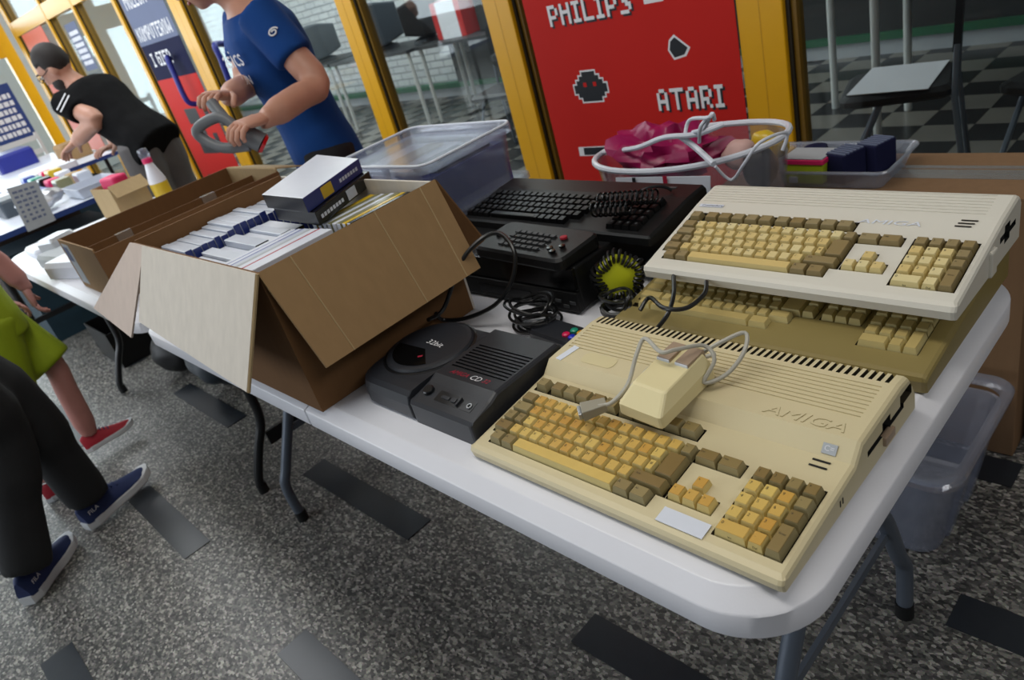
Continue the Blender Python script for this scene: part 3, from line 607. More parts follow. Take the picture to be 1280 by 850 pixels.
# ------------------------------------------------------------------ CD console
C3 = thing('game_console', 'dark grey disc console with round lid beside the open CD carton', 'games console', (-0.812, 0.066, 0.74), (0, 0, 0.004))
Wc, Dc = 0.31, 0.207
g = G()
L = [[(x, y, z) for x, y in rrect(ins, 0.158, ins, Dc-ins, 0.03, 6, [.004, .035, .045, .004])] for ins, z in ((0.004, 0), (0, 0.006), (0, 0.03), (0.004, 0.045), (0.012, 0.051), (0.03, 0.0525))]
g.ring(L); ob('left_shell', g, 'cd32_case', C3)
pr_ = [(0.0, 0.0), (Dc, 0.0), (Dc, 0.050), (Dc-0.006, 0.057), (0.062, 0.057), (0.046, 0.050), (0.006, 0.040), (0, 0.036)]
o = ob('right_shell', slab_profile(pr_, 0.160, Wc, 0.006, 0.045), ['cd32_case', 'cd32_dark'], C3)
g = G()
for i in range(9): g.box(0.176, 0.300, 0.088+i*0.0078, 0.0915+i*0.0078, 0.0545, 0.07)
boolean(o, [(g, 'cd32_dark')])
lid = ob('lid', G().lathe([(0.079, 0), (0.079, 0.003), (0.076, 0.0065), (0.070, 0.0075), (0.0, 0.008)], 48), 'cd32_case', C3, (0.082, 0.118, 0.051))
ob('lid_groove', G().lathe([(0.0845, 0), (0.0845, 0.0017), (0.081, 0.0024), (0.079, 0.002)], 48), 'cd32_dark', C3, (0.082, 0.118, 0.0512))
arc = [(0.066*math.cos(math.radians(a)), 0.066*math.sin(math.radians(a))) for a in range(195, 318, 6)]
ob('lid_window', G().prismz(arc+[(0.006, -0.014)], 0.0077, 0.0087), 'black_gloss', lid)
ob('disc_glint', G().prismz([(0.012, -0.036), (0.020, -0.030), (0.022, -0.034), (0.016, -0.039)], 0.0087, 0.0090), 'print_red', lid)
v, f = text('32bit', 0.017); ob('lid_lettering', G().add([(x*1.25, y, z) for x, y, z in v], f, 0, T((0.010, 0.006, 0.0084)) @ RZ(-0.06)), 'print_white', lid)
v, f = text('AMIGA', 0.0135); ob('red_lettering', G().add([(x*1.0+y*0.3, y, z) for x, y, z in v], f, 0, T((0.212, 0.075, 0.0574))), 'print_red', C3)
v, f = text('CD', 0.0155); ob('white_lettering', G().add([(x*1.1+y*0.2, y, z) for x, y, z in v], f, 0, T((0.250, 0.075, 0.0574))), 'print_white', C3)
v, f = text('32', 0.0130); ob('red_lettering', G().add([(x*1.1+y*0.2, y, z) for x, y, z in v], f, 0, T((0.273, 0.0755, 0.0574))), 'print_red', C3)
sa = math.atan2(0.010, 0.040)
ob('power_button', G().lathe([(0.0095, 0), (0.0095, 0.005), (0.008, 0.0065), (0, 0.0065)], 24), 'cd32_dark', C3, (0.182, 0.030, 0.0455), (sa, 0, 0))
ob('control_panel', G().box(0, 0.085, -0.010, 0.010, -0.001, 0.0006), 'cd32_dark', C3, (0.205, 0.028, 0.0455), (sa, 0, 0))
ob('slider', G().box(0.012, 0.030, -0.003, 0.003, 0, 0.002).box(0.036, 0.046, -0.004, 0.004, 0, 0.003).box(0.050, 0.054, -0.008, 0.008, 0, 0.004), 'cd32_case', C3, (0.205, 0.028, 0.0460), (sa, 0, 0), bev=0.0006)
ob('headphone_jack', G().tube([(0.076+0.004*math.cos(a*PI/6), 0.004*math.sin(a*PI/6), 0.001) for a in range(12)], 0.0012, 6, closed=True), 'steel_bright', C3, (0.205, 0.028, 0.0460), (sa, 0, 0))

# gamepad with coiled lead
pad = PZ(690, 407, 0.755)
GP = thing('gamepad', 'dark gamepad with four coloured buttons behind the disc console', 'gamepad', (-0.585, 0.350, 0.742), (0, 0, -0.1))
ob('shell', G().ring([[(x, y, z) for x, y in rrect(-0.065+i, 0.065-i, -0.028+i, 0.028-i, 0.026-i*0.5, 6)] for i, z in ((0.003, 0), (0, 0.005), (0, 0.014), (0.004, 0.019))]), 'cd32_case', GP)
for (dx, dy), c in (((0.026, -0.008), 'btn_red'), ((0.043, -0.010), 'btn_blue'), ((0.030, 0.008), 'btn_green'), ((0.048, 0.006), 'btn_yellow')):
    ob('button', G().lathe([(0.007, 0), (0.007, 0.004), (0.005, 0.006), (0, 0.0065)], 16), c, GP, (dx+0.004, dy, 0.018), smooth=True)
def coil(c, r, n, dz, rad, tilt=0.35, seed=1):
    rn = random.Random(seed); pts = []; ph = 0
    for k in range(n):
        rr = r*rn.uniform(0.75, 1.1); ax = rn.uniform(-tilt, tilt); cx = rn.uniform(-.15, .15)*r; cy = rn.uniform(-.15, .15)*r; el = rn.uniform(0.65, 1)
        for j in range(14):
            a = 2*PI*j/14
            pts.append((c[0]+cx+rr*math.cos(a), c[1]+cy+rr*el*math.sin(a), c[2]+dz*k/n+abs(math.sin(a+ax))*ax*r*0.5+abs(ax)*r*0.5))
    return G().tube(smoothpath(pts, 2), rad, 6)
gp_c = PZ(672, 398, 0.76)
g = coil((gp_c.x-0.01, 0.372, 0.744), 0.044, 9, 0.030, 0.0028, 0.8, 3)
ob('lead', G().add([tuple(Matrix.LocRotScale(GP.location, GP.rotation_euler, None).inverted() @ Vector(v)) for v in g.v], g.f), 'cable_black', GP, smooth=True)

# ------------------------------------------------------------------ black stack
PLY = thing('media_player', 'black box-shaped media player under the black keyboard', 'media player', (-1.02, 0.428, 0.74))
ob('body', G().box(0, 0.418, 0.012, 0.335, 0.006, 0.092), 'black_plastic', PLY, bev=0.004); ob('front_lower', G().box(0, 0.418, 0.0, 0.013, 0.006, 0.046), 'black_plastic', PLY, bev=0.002); ob('front_upper', G().box(0, 0.418, 0.004, 0.013, 0.048, 0.092), 'black_gloss', PLY, bev=0.002)
for x in (0.03, 0.385):
    for y in (0.04, 0.3): ob('foot', G().lathe([(0.012, 0), (0.012, 0.007)], 12), 'black_rubber', PLY, (x, y, 0))
ob('display', G().box(0.15, 0.30, -0.001, 0.001, 0.016, 0.034), 'black_gloss', PLY)
for i in range(6): ob('front_button', G().box(0.31+i*0.018, 0.323+i*0.018, -0.002, 0.001, 0.014+0.009*(i % 2), 0.020+0.009*(i % 2)), 'grey_legend', PLY)
KB = thing('keyboard', 'large black keyboard on top of the media player', 'keyboard', (-1.035, 0.555, 0.8325), (0, 0, -0.02))
prof = [(0, 0), (0.185, 0), (0.185, 0.036), (0.18, 0.041), (0.13, 0.038), (0.004, 0.018), (0, 0.014)]
ob('case', slab_profile(prof, 0, 0.525, 0.004, 0.016), 'black_plastic', KB)
bk = mesh_of('key', G().ring([[(-.0088, -.0088, 0), (.0088, -.0088, 0), (.0088, .0088, 0), (-.0088, .0088, 0)], [(-.0065, -.006, .009), (.0065, -.006, .009), (.0065, .0075, .009), (-.0065, .0075, .009)]]).box(-.0022, .0022, .0008, .0062, .0089, .00915, 1), ['black_key', 'grey_legend'])
for r in range(5):
    for c in range(17 if r else 16):
        if r == 0 and 3 < c < 11: continue
        link('key', bk, KB, (0.018+c*0.0188+(0.005*r if c < 17 else 0), 0.022+r*0.0195, 0.0175+0.158*(0.022+r*0.0195)), (0.157, 0, 0))
    for c in range(4): link('key', bk, KB, (0.425+c*0.0188, 0.022+r*0.0195, 0.0175+0.158*(0.022+r*0.0195)), (0.157, 0, 0))
ob('space_bar', G().box(0.09, 0.225, 0.014, 0.03, 0.019, 0.030), 'black_key', KB, bev=0.002)
ob('name_badge', G().box(0.44, 0.475, 0.160, 0.166, 0.0395, 0.041), 'grey_legend', KB)
RC = thing('remote_keypad', 'black keypad remote with grey buttons in front of the black keyboard', 'remote control', (-0.862, 0.432, 0.8325), (0, 0, -0.06))
ob('shell', G().ring([[(x, y, z+(0.006*y/0.11 if z > 0.01 else 0)) for x, y in rrect(i, 0.25-i, i, 0.112-i, 0.016, 4)] for i, z in ((0.002, 0), (0, 0.004), (0, 0.018), (0.004, 0.023))]), 'black_plastic', RC)
rb = mesh_of('remote_button', G().box(-.0058, .0058, -.004, .004, 0, .003), ['grey_legend'])
for r in range(4):
    for c in range(7): link('remote_button', rb, RC, (0.068+c*0.0165, 0.024+r*0.016, 0.0238+0.0545*(0.024+r*0.016)), (0.054, 0, 0))
ob('red_button', G().lathe([(0.007, 0), (0.007, 0.004), (0, 0.0045)], 14), 'sneaker_red', RC, (0.195, 0.072, 0.0275))
for i, (x, y) in enumerate(((0.20, 0.03), (0.22, 0.042), (0.215, 0.022), (0.03, 0.05))): ob('navigation_button', G().lathe([(0.006, 0), (0.006, 0.004), (0, 0.0045)], 14), 'black_gloss', RC, (x, y, 0.025+0.054*y))
# coiled cord on the keyboard, cable over its back
pts = []
for i in range(120):
    a = i*2*PI/10; s = i/119; pts.append((-0.655+0.115*s, 0.600+0.03*s+0.013*math.cos(a), 0.890+0.013*math.sin(a)))
pts2 = [(p[0]+0.01, p[1]-0.035, p[2]-0.004) for p in pts[:80]]
whole('coiled_cord', G().tube(pts, 0.0022, 6).tube(pts2, 0.0022, 6), 'black_gloss', 'glossy black coiled cord lying on the black keyboard', 'cord', smooth=True)
whole('cable', G().tube(smoothpath([PZ(795, 243, 0.875), PZ(810, 235, 0.885), PZ(828, 233, 0.885), PZ(840, 238, 0.875)]), 0.003, 8), 'cable_black', 'short black cable arching over the back of the black keyboard', 'cable', smooth=True)
# second black unit that carries the clear bin
PL2 = thing('disc_drive', 'flat black device under the clear plastic bin', 'media player', (-1.47, 0.435, 0.74))
ob('body', G().box(0, 0.43, 0, 0.32, 0.005, 0.088), 'black_plastic', PL2, bev=0.004); ob('front_panel', G().box(0.01, 0.42, -0.004, 0.001, 0.015, 0.08), 'black_gloss', PL2)
for x in (0.04, 0.39):
    for y in (0.04, 0.28): ob('foot', G().lathe([(0.012, 0), (0.012, 0.006)], 12), 'black_rubber', PL2, (x, y, 0))

# black cable loop by the carton flap
lp = [PZ(535, 400, 0.80), PZ(555, 385, 0.80), PZ(575, 330, 0.87), PZ(600, 300, 0.90), PZ(625, 292, 0.90), PZ(643, 315, 0.875), PZ(640, 350, 0.83), PZ(620, 380, 0.79), PZ(585, 397, 0.765), PZ(555, 400, 0.765), PZ(545, 392, 0.79)]
whole('cable', G().tube(smoothpath(lp), 0.0042, 8), 'cable_black', 'thick black cable looping up beside the carton flap', 'cable', smooth=True)
# lime spool with black lead wound on it
sc = PXX(777, 360, -0.553); sc.z = max(sc.z, 0.7935); ax = Vector((0.62, -0.78, 0.06)).normalized()
SP = thing('cable_spool', 'lime-yellow spool wound with black cord beside the black player', 'cable spool', (sc.x, sc.y, 0.742))
Ms = T((0, 0, sc.z-0.742)) @ ax.to_track_quat('Z', 'Y').to_matrix().to_4x4()
ob('spool', G().lathe([(0.020, -0.016), (0.038, -0.012), (0.041, 0), (0.038, 0.010), (0.012, 0.016), (0, 0.016)], 28, 0, Ms), 'lime_yellow', SP, smooth=True)
pts = []
for i in range(28*10):
    a = 2*PI*i/10; b = 2*PI*i/(28*10); rr = 0.036+0.011*math.cos(a)+0.004*math.sin(5*b); pts.append(Ms @ Vector((rr*math.cos(b), rr*math.sin(b), 0.016*math.sin(a))))
ob('cord_winding', G().tube(pts, 0.0029, 6, closed=True), 'cable_black', SP, smooth=True)
g = coil((0.03, -0.055, 0.006), 0.026, 7, 0.03, 0.003, 0.8, 5); ob('cord_tail', g, 'cable_black', SP, smooth=True)
whole('cable', G().tube(smoothpath([PZ(800, 388, 0.785), PZ(812, 372, 0.80), PZ(830, 385, 0.815), PZ(858, 385, 0.815), PZ(880, 368, 0.82), PZ(883, 352, 0.825)]), 0.0036, 8).tube(smoothpath([PZ(842, 345, 0.825), PZ(842, 368, 0.822), PZ(835, 392, 0.810), PZ(822, 410, 0.790)]), 0.0036, 8), 'cable_black', 'thin black cable trailing over the cream keys of the olive computer', 'cable', smooth=True)

# ------------------------------------------------------------------ CD carton
def plate_part(name, q, t, m, root): return obw(name, G().plate(q, t), m, root)
BX0, BX1, BY0, BY1, BZ0, BZ1 = -1.452, -0.848, 0.006, 0.384, 0.741, 1.012
CB = thing('open_carton', 'open cardboard carton full of disc cases, its flaps folded out', 'cardboard box', ((BX0+BX1)/2, (BY0+BY1)/2, BZ0))
tk = 0.005
for nm, b in (('front_wall', (BX0, BX1, BY0, BY0+tk, BZ0, BZ1)), ('rear_wall', (BX0, BX1, BY1-tk, BY1, BZ0, BZ1)), ('side_wall', (BX0, BX0+tk, BY0+tk, BY1-tk, BZ0, BZ1+0.004)), ('side_wall', (BX1-tk, BX1, BY0+tk, BY1-tk, BZ0, BZ1)), ('bottom', (BX0+tk, BX1-tk, BY0+tk, BY1-tk, BZ0, BZ0+0.004))):
    obw(nm, G().box(*b), 'cardboard_dark' if nm != 'rear_wall' else 'cardboard_light', CB)
def PPL(px, py, p0, n):
    d = ray(px, py); return CAM+d*((Vector(p0)-CAM).dot(n)/d.dot(n))
nf = Vector((1, 0, 0)).cross(Vector((0, -0.080, -0.165))).normalized(); h0 = (BX1, BY0-0.002, BZ1+0.002)
fl1 = [(BX1+0.004, BY0-0.002, BZ1+0.002), (BX0+0.075, BY0-0.002, BZ1+0.002), tuple(PPL(175, 402, h0, nf)), tuple(PPL(310, 490, h0, nf))]
plate_part('near_flap', fl1, 0.005, 'cardboard_light', CB)
ed = [Vector(fl1[0]), Vector(fl1[3])]
obw('flap_edge', G().tube([ed[0]+Vector((0.003, 0, 0)), ed[1]+Vector((0.003, 0, 0))], 0.0032, 6), 'cardboard_tan', CB)
plate_part('side_flap', [(BX0+0.078, BY0, BZ1+0.001), (BX0-0.012, BY0, BZ1+0.001), tuple(PPL(118, 385, (0, BY0, BZ1+.001), nf)), tuple(PPL(165, 422, (0, BY0, BZ1+.001), nf))], 0.004, 'cardboard_pink', CB)
fr = [(BX1+0.002, BY0-0.001, BZ1+0.001), tuple(PXX(408, 460, -0.772)), tuple(PXX(600, 335, -0.772)), (BX1+0.002, BY1, BZ1+0.003)]
plate_part('right_flap', fr, 0.005, 'cardboard_brown', CB)
a, b = Vector(fr[0]), Vector(fr[1]); c, d = Vector(fr[3]), Vector(fr[2]); nn = (b-a).cross(c-a).normalized()*0.003
if nn.x < 0: nn = -nn
for k in (0.16, 0.62, 0.9): obw('crease', G().tube([a.lerp(c, k)+nn, b.lerp(d, k)+nn], 0.0014, 6), 'cardboard_tan', CB)
plate_part('rear_flap', [(BX1, BY1+0.001, BZ1), (BX1+0.004, BY1+0.002, BZ1+0.002), tuple(PZ(606, 300, 0.87)), tuple(PZ(585, 318, 0.85))], 0.004, 'cardboard_dark', CB)
# cases
def case_thing(name, lab, grp, x0, x1, y0, y1, z1, mats, faces, tilt=(0, 0, 0), z0=BZ0+0.006):
    g = G().box(-(x1-x0)/2, (x1-x0)/2, -(y1-y0)/2, (y1-y0)/2, 0, z1-z0); g.m = faces
    return tag(ob(name, g, mats, None, ((x0+x1)/2, (y0+y1)/2, z0), tilt, bev=0.0012), lab, 'disc case', grp)
# face order: bottom, top, -y, +x, +y, -x
y = 0.018; i = 0
while y < 0.355:
    th = random.choice((0.0145, 0.0165, 0.02)); h = 0.985+random.uniform(-0.005, 0.006)
    case_thing('game_case', 'pale-topped game case with navy spine in the row along the carton side', 'navy-spined cases in the carton', -1.440, -1.300, y, y+th-0.0012, h, ['case_grey', 'case_navy'], [0, 0, 0, 1, 0, 0]); y += th
y = 0.02
for k, (th, h, tops, sp) in enumerate([(0.026, 0.955, 'case_grey', 'case_black'), (0.030, 0.965, 'case_white', 'case_black'), (0.028, 0.972, 'case_grey', 'case_navy'), (0.026, 0.962, 'case_white', 'case_black'), (0.032, 0.975, 'case_grey', 'case_black'), (0.028, 0.966, 'case_white', 'case_grey'), (0.026, 0.972, 'case_grey', 'case_black'), (0.028, 0.970, 'case_white', 'case_black')]):
    case_thing('game_case', 'grey-topped game case with dark spine in the middle row of the carton', 'dark-spined cases in the carton', -1.285, -1.140+0.006*(k % 3), y, y+th-0.0015, h, [tops, sp], [0, 0, 0, 1, 0, 0], (0, 0, 0)); y += th
x = -1.085
for k, (th, c1) in enumerate([(0.018, 'case_white'), (0.008, 'case_blue'), (0.017, 'case_white'), (0.009, 'case_blue'), (0.020, 'case_grey'), (0.016, 'paper_grey'), (0.020, 'case_white'), (0.010, 'print_red'), (0.022, 'case_white'), (0.018, 'hot_pink' if False else 'case_white')]):
    case_thing('flat_box', 'thin upright box edge, %s, at the near right of the carton' % {'case_white': 'white', 'case_blue': 'blue', 'case_grey': 'pale grey', 'paper_grey': 'dull grey', 'print_red': 'dark red'}[c1], 'thin boxes at the near right of the carton', x, x+th-0.001, 0.016, 0.195, 0.986+0.0012*k, [c1, c1], [0]*6); x += th
x = -1.06
for k, (th, c1) in enumerate([(0.016, 'case_yellow'), (0.013, 'case_olive'), (0.012, 'case_grey'), (0.013, 'case_olive'), (0.012, 'case_white'), (0.014, 'case_olive'), (0.012, 'case_yellow'), (0.013, 'case_black'), (0.013, 'case_olive'), (0.012, 'case_grey')]):
    case_thing('cd_case', 'slim CD case, %s, at the far right of the carton' % {'case_yellow': 'yellow', 'case_olive': 'olive', 'case_grey': 'pale grey', 'case_white': 'white', 'case_black': 'black'}[c1], 'slim CD cases at the far right of the carton', x+0.0, x+th-0.001, 0.225, 0.372, 0.984+0.0015*k, [c1, 'case_white'], [0, 0, 1, 0, 0, 0]); x += th+0.006
def loose_box(name, lab, cat, q, z0, z1, mats, faces):
    q = [Vector(p) for p in q]; c = sum(q, Vector())/4; g = G().hexa([(p.x-c.x, p.y-c.y, 0) for p in q]+[(p.x-c.x, p.y-c.y, z1-z0) for p in q]); g.m = faces
    return tag(ob(name, g, mats, None, (c.x, c.y, z0), bev=0.0015), lab, cat)
q = [PZ(327, 243, 1.05), PZ(378, 248, 1.05), PZ(448, 198, 1.05), PZ(396, 193, 1.05)]
bb = loose_box('boxed_game', 'blue boxed game with pale cover lying on the cases in the carton', 'game box', q, 1.0205, 1.050, ['case_white', 'case_navy', 'case_black'], [2, 0, 2, 1, 1, 0])
cq = sum((Vector(p) for p in q), Vector())/4
dx = (q[2]-q[1]); mid = q[1].lerp(q[2], 0.35)-cq; nrm = Vector((dx.y, -dx.x, 0)).normalized()*0.0006
ob('spine_picture', G().plate([tuple(mid-dx*0.08+nrm+Vector((0, 0, -1.05+1.05+0.004-0.0))), tuple(mid+dx*0.10+nrm+Vector((0, 0, 0.004))), tuple(mid+dx*0.10+nrm+Vector((0, 0, 0.026))), tuple(mid-dx*0.08+nrm+Vector((0, 0, 0.026)))], 0.0006), 'case_yellow', bb)
for k in range(7):
    m2 = q[1].lerp(q[2], 0.58+k*0.05)-cq; ob('spine_print', G().plate([tuple(m2+nrm+Vector((0, 0, 0.011))), tuple(m2+dx*0.035+nrm+Vector((0, 0, 0.011))), tuple(m2+dx*0.035+nrm+Vector((0, 0, 0.018))), tuple(m2+nrm+Vector((0, 0, 0.018)))], 0.0005), 'case_grey', bb)
q2 = [p+Vector((0.012, 0.006, 0)) for p in q]
b2 = loose_box('boxed_game', 'black boxed game directly under the blue boxed game', 'game box', q2, 0.9925, 1.020, ['case_black'], [0]*6)
for k in range(8):
    m2 = q[1].lerp(q[2], 0.06+k*0.05)-cq; ob('spine_print', G().plate([tuple(m2+nrm*2+Vector((0, 0, 0.010))), tuple(m2+dx*0.035+nrm*2+Vector((0, 0, 0.010))), tuple(m2+dx*0.035+nrm*2+Vector((0, 0, 0.017))), tuple(m2+nrm*2+Vector((0, 0, 0.017)))], 0.0005), 'case_white', b2)
m2 = q[1].lerp(q[2], 0.52)-cq; ob('spine_picture', G().plate([tuple(m2+nrm*2+Vector((0, 0, 0.004))), tuple(m2+dx*0.16+nrm*2+Vector((0, 0, 0.004))), tuple(m2+dx*0.16+nrm*2+Vector((0, 0, 0.024))), tuple(m2+nrm*2+Vector((0, 0, 0.024)))], 0.0005), 'case_grey', b2)

# ------------------------------------------------------------------ clear bin on the black device
CBN = thing('storage_bin', 'clear lidded plastic bin with dark contents behind the open carton', 'plastic bin', (-1.295, 0.685, 0.8285), (0, 0, 0.03))
wx_, wy_, hh = 0.205, 0.155, 0.150
def tub_wall(w0, d0, w1, d1, z0, z1, t, r=0.03):
    A = [[(x, y, z) for x, y in rrect(-w, w, -d, d, r, 5)] for w, d, z in ((w0, d0, z0), (w1, d1, z1), (w1-t, d1-t, z1), (w0-t, d0-t, z0+t))]
    return G().ring(A)
ob('wall', tub_wall(wx_-0.025, wy_-0.02, wx_-0.012, wy_-0.010, 0.003, hh-0.018, 0.003), 'milky_plastic', CBN)
ob('base_lip', tub_wall(wx_, wy_+0.02, wx_, wy_+0.02, 0.0, 0.012, 0.03), 'milky_plastic', CBN)
blid = ob('lid', G().ring([[(x, y, z) for x, y in rrect(-w, w, -d, d, 0.035, 6)] for w, d, z in ((wx_, wy_, hh-0.022), (wx_, wy_, hh-0.004), (wx_-0.004, wy_-0.004, hh), (wx_-0.012, wy_-0.012, hh), (wx_-0.016, wy_-0.016, hh-0.012), (wx_-0.017, wy_-0.017, hh-0.012))]), 'milky_plastic', CBN)
ob('lid_rim', G().tube([(x, y, hh-0.001) for x, y in rrect(-wx_+0.004, wx_-0.004, -wy_+0.004, wy_-0.004, 0.033, 6)], 0.0035, 6, closed=True), 'case_white', blid)
for sx in (-1, 1): ob('clip', G().box(sx*0.06-0.012, sx*0.06+0.012, -wy_-0.003, -wy_+0.001, hh-0.05, hh-0.004), 'milky_plastic', blid)
def inb(name, lab, cat, b, m): return tag(ob(name, G().box(*b), m, None, (-1.295, 0.685, 0.8285), (0, 0, 0.03), bev=0.002), lab, cat)
inb('dark_box', 'dark blue box inside the clear lidded bin', 'box', (-0.168, 0.174, -0.128, 0.130, 0.0075, 0.108), 'case_navy')
inb('paper_sheet', 'white papers on top of the dark box in the clear bin', 'paper', (-0.16, 0.06, -0.11, 0.11, 0.1085, 0.116), 'paper')
inb('card_piece', 'tan card piece lying on the papers in the clear bin', 'card', (-0.06, 0.0, -0.08, 0.085, 0.1165, 0.124), 'cardboard_tan')
inb('dark_gadget', 'black gadget lying at the right inside the clear bin', 'gadget', (0.075, 0.165, -0.09, 0.09, 0.1085, 0.126), 'black_plastic')

# ------------------------------------------------------------------ tub on the floor
TB = thing('plastic_tub', 'empty translucent plastic tub on the floor behind the table legs', 'plastic tub', (-0.285, 0.968, 0.003))
ob('wall', G().ring([[(x, y, z) for x, y in rrect(-w, w, -d, d, 0.045, 6)] for w, d, z in ((0.135, 0.145, 0), (0.145, 0.155, 0.006), (0.175, 0.180, 0.215), (0.178, 0.183, 0.216), (0.172, 0.177, 0.216), (0.141, 0.151, 0.010), (0.13, 0.14, 0.006))]), 'tub_plastic', TB)
ob('rim', G().ring([[(x, y, z) for x, y in rrect(-w, w, -d, d, 0.05, 6)] for w, d, z in ((0.178, 0.183, 0.226), (0.196, 0.198, 0.228), (0.199, 0.201, 0.244), (0.195, 0.197, 0.250), (0.178, 0.183, 0.250), (0.176, 0.181, 0.240), (0.178, 0.183, 0.226))], 0, None, False, False), 'tub_plastic', TB, smooth=False)
for dy in (-0.06, 0.06): ob('rib', G().hexa([(0.132, dy-0.02, 0.004), (0.15, dy-0.02, 0.004), (0.15, dy+0.02, 0.004), (0.132, dy+0.02, 0.004), (0.17, dy-0.02, 0.21), (0.184, dy-0.02, 0.21), (0.184, dy+0.02, 0.21), (0.17, dy+0.02, 0.21)]), 'tub_plastic', TB)
g = G(); g.ell((0, 0, 0), (0.07, 0.06, 0.07), 20, 14)
g.v = [tuple(Vector(v)*(1+0.45*noise.noise(Vector(v)*45))) for v in g.v]
tag(ob('plastic_bag', g, 'clear_bag', None, (-0.27, 0.875, 0.09), smooth=False), 'crumpled clear plastic bag inside the translucent floor tub', 'plastic bag')

# ------------------------------------------------------------------ cartons behind the table
def carton(lab, x0, x1, y0, y1, h, mt, tape=True, z0=0.003):
    t = thing('carton', lab, 'cardboard box', ((x0+x1)/2, (y0+y1)/2, z0)); w, d = (x1-x0)/2, (y1-y0)/2
    ob('body', G().box(-w, w, -d, d, 0, h-0.004), mt, t, bev=0.002)
    ob('top_flap', G().box(-w, w, -d, -0.002, h-0.004, h), mt, t); ob('top_flap', G().box(-w, w, 0.002, d, h-0.004, h), mt, t)
    if tape: ob('tape_strip', G().box(-w, w, -0.028, 0.024, h, h+0.0008), 'tape', t); ob('tape_strip', G().box(-w*0.3, w, 0.030, 0.048, h, h+0.0008), 'tape', t)
    return t
carton('brown carton with clear tape along its top behind the white computer', -0.80, -0.10, 1.205, 1.46, 0.652, 'cardboard_mid')
carton('plain brown carton standing under the clear bag of toys', -1.02, -0.50, 0.90, 1.195, 0.50, 'cardboard_dark', False)
tag(ob('carton', G().box(0, 0.16, 0, 0.24, 0, 0.50), 'cardboard_dark', None, (-0.065, 1.25, 0.003), bev=0.003), 'narrow dark carton beside the taped carton and the floor tub', 'cardboard box')

# clear bag with toys
BG = thing('clear_tote', 'clear plastic tote with white piping, stuffed with a magenta bag', 'tote bag', (-0.757, 1.045, 0.504), (0, 0, 0.24))
prof = [(0.70, 0.002), (0.80, 0.006), (0.88, 0.12), (0.97, 0.26), (1.0, 0.326)]
ob('clear_side', G().lathe([(r*0.23, z) for r, z in prof]+[(r*0.23-0.002, z) for r, z in reversed(prof)], 40, 0, None, True, True, 1, 0.64), 'clear_bag', BG, smooth=True)
ob('rim_piping', G().tube([(0.233*math.cos(a*PI/24), 0.150*math.sin(a*PI/24), 0.326+0.012*math.cos(a*PI/24)**2*(1 if math.cos(a*PI/24) > 0 else 0)) for a in range(48)], 0.0075, 8, closed=True), 'case_white', BG, smooth=True)
Bi = Matrix.LocRotScale(BG.location, BG.rotation_euler, None).inverted()
def bcurve(name, pts, r, m='case_white'): ob(name, G().tube([Bi @ p for p in smoothpath(pts, 5)], r, 8), m, BG, smooth=True)
bcurve('piping', [PZ(754, 190, 0.835), PZ(795, 185, 0.87), PZ(830, 172, 0.90), PZ(870, 168, 0.90), PZ(905, 155, 0.91)], 0.006)
bcurve('strap', [PZ(850, 170, 0.90), PZ(870, 185, 0.87), PZ(892, 205, 0.845)], 0.007)
bcurve('cord_handle', [PZ(856, 170, 0.90), PZ(862, 150, 0.93), PZ(885, 147, 0.95), PZ(890, 143, 0.95), PZ(876, 158, 0.93), PZ(874, 178, 0.89)], 0.004)
bcurve('cord_handle', [PZ(893, 150, 0.94), PZ(890, 142, 0.955), PZ(880, 160, 0.92), PZ(866, 165, 0.905)], 0.004)
bcurve('cord_handle', [PZ(894, 208, 0.84), PZ(914, 225, 0.80), PZ(930, 205, 0.84), PZ(950, 178, 0.88), PZ(983, 166, 0.875), PZ(978, 188, 0.84)], 0.0035)
v0 = [PZ(758, 215, 0.79), PZ(790, 222, 0.785), PZ(885, 221, 0.785), PZ(889, 250, 0.70), PZ(762, 250, 0.70)]
q = [PY(770, 222, 0.885), PY(888, 220, 0.885), PY(888, 262, 0.885), PY(770, 262, 0.885)]
ob('white_label', G().plate([tuple(Bi @ p) for p in q], 0.002), 'case_white', BG)
q = [PY(828, 220, 0.880), PY(833, 220, 0.880), PY(835, 234, 0.880), PY(830, 234, 0.880)]; ob('label_print', G().plate([tuple(Bi @ p) for p in q], 0.001), 'print_red', BG)
q = [PY(790, 222, 0.880), PY(794, 222, 0.880), PY(795, 232, 0.880), PY(791, 232, 0.880)]; ob('label_print', G().plate([tuple(Bi @ p) for p in q], 0.001), 'print_black', BG)
def lump(name, lab, cat, c, r, m, amp=0.25, fr=9, seed=0, grp=None):
    g = G().ell((0, 0, 0), r, 28, 18); o_ = Vector((seed*3.1, seed*1.7, 0))
    g.v = [tuple(Vector(v)*(1+amp*noise.fractal(Vector(v)*fr+o_, 0.8, 2.0, 3))) for v in g.v]
    return tag(ob(name, g, m, None, c, smooth=True), lab, cat, grp)
lump('plastic_bag', 'shiny magenta plastic bag bulging out of the clear tote', 'plastic bag', (-0.815, 1.03, 0.82), (0.135, 0.085, 0.062), 'magenta', 0.55, 16, 1)
lump('soft_toy', 'dark plum soft toy at the bottom of the clear tote', 'toy', (-0.745, 1.04, 0.615), (0.17, 0.092, 0.10), 'poster_navy', 0.2, 8, 2).data.materials[0] = mat('plum', (70, 20, 52), 0.6, 0.2, 12)
lump('soft_toy', 'white and pink soft toy beside the magenta bag in the tote', 'toy', (-0.642, 1.075, 0.80), (0.040, 0.030, 0.035), 'cream', 0.25, 14, 3).data.materials[0] = mat('toy_pink', (206, 168, 160), 0.7, 0.2, 25)
lump('soft_toy', 'yellow toy sticking up from the clear tote', 'toy', (-0.60, 1.135, 0.80), (0.045, 0.022, 0.035), 'case_yellow', 0.25, 14, 4)
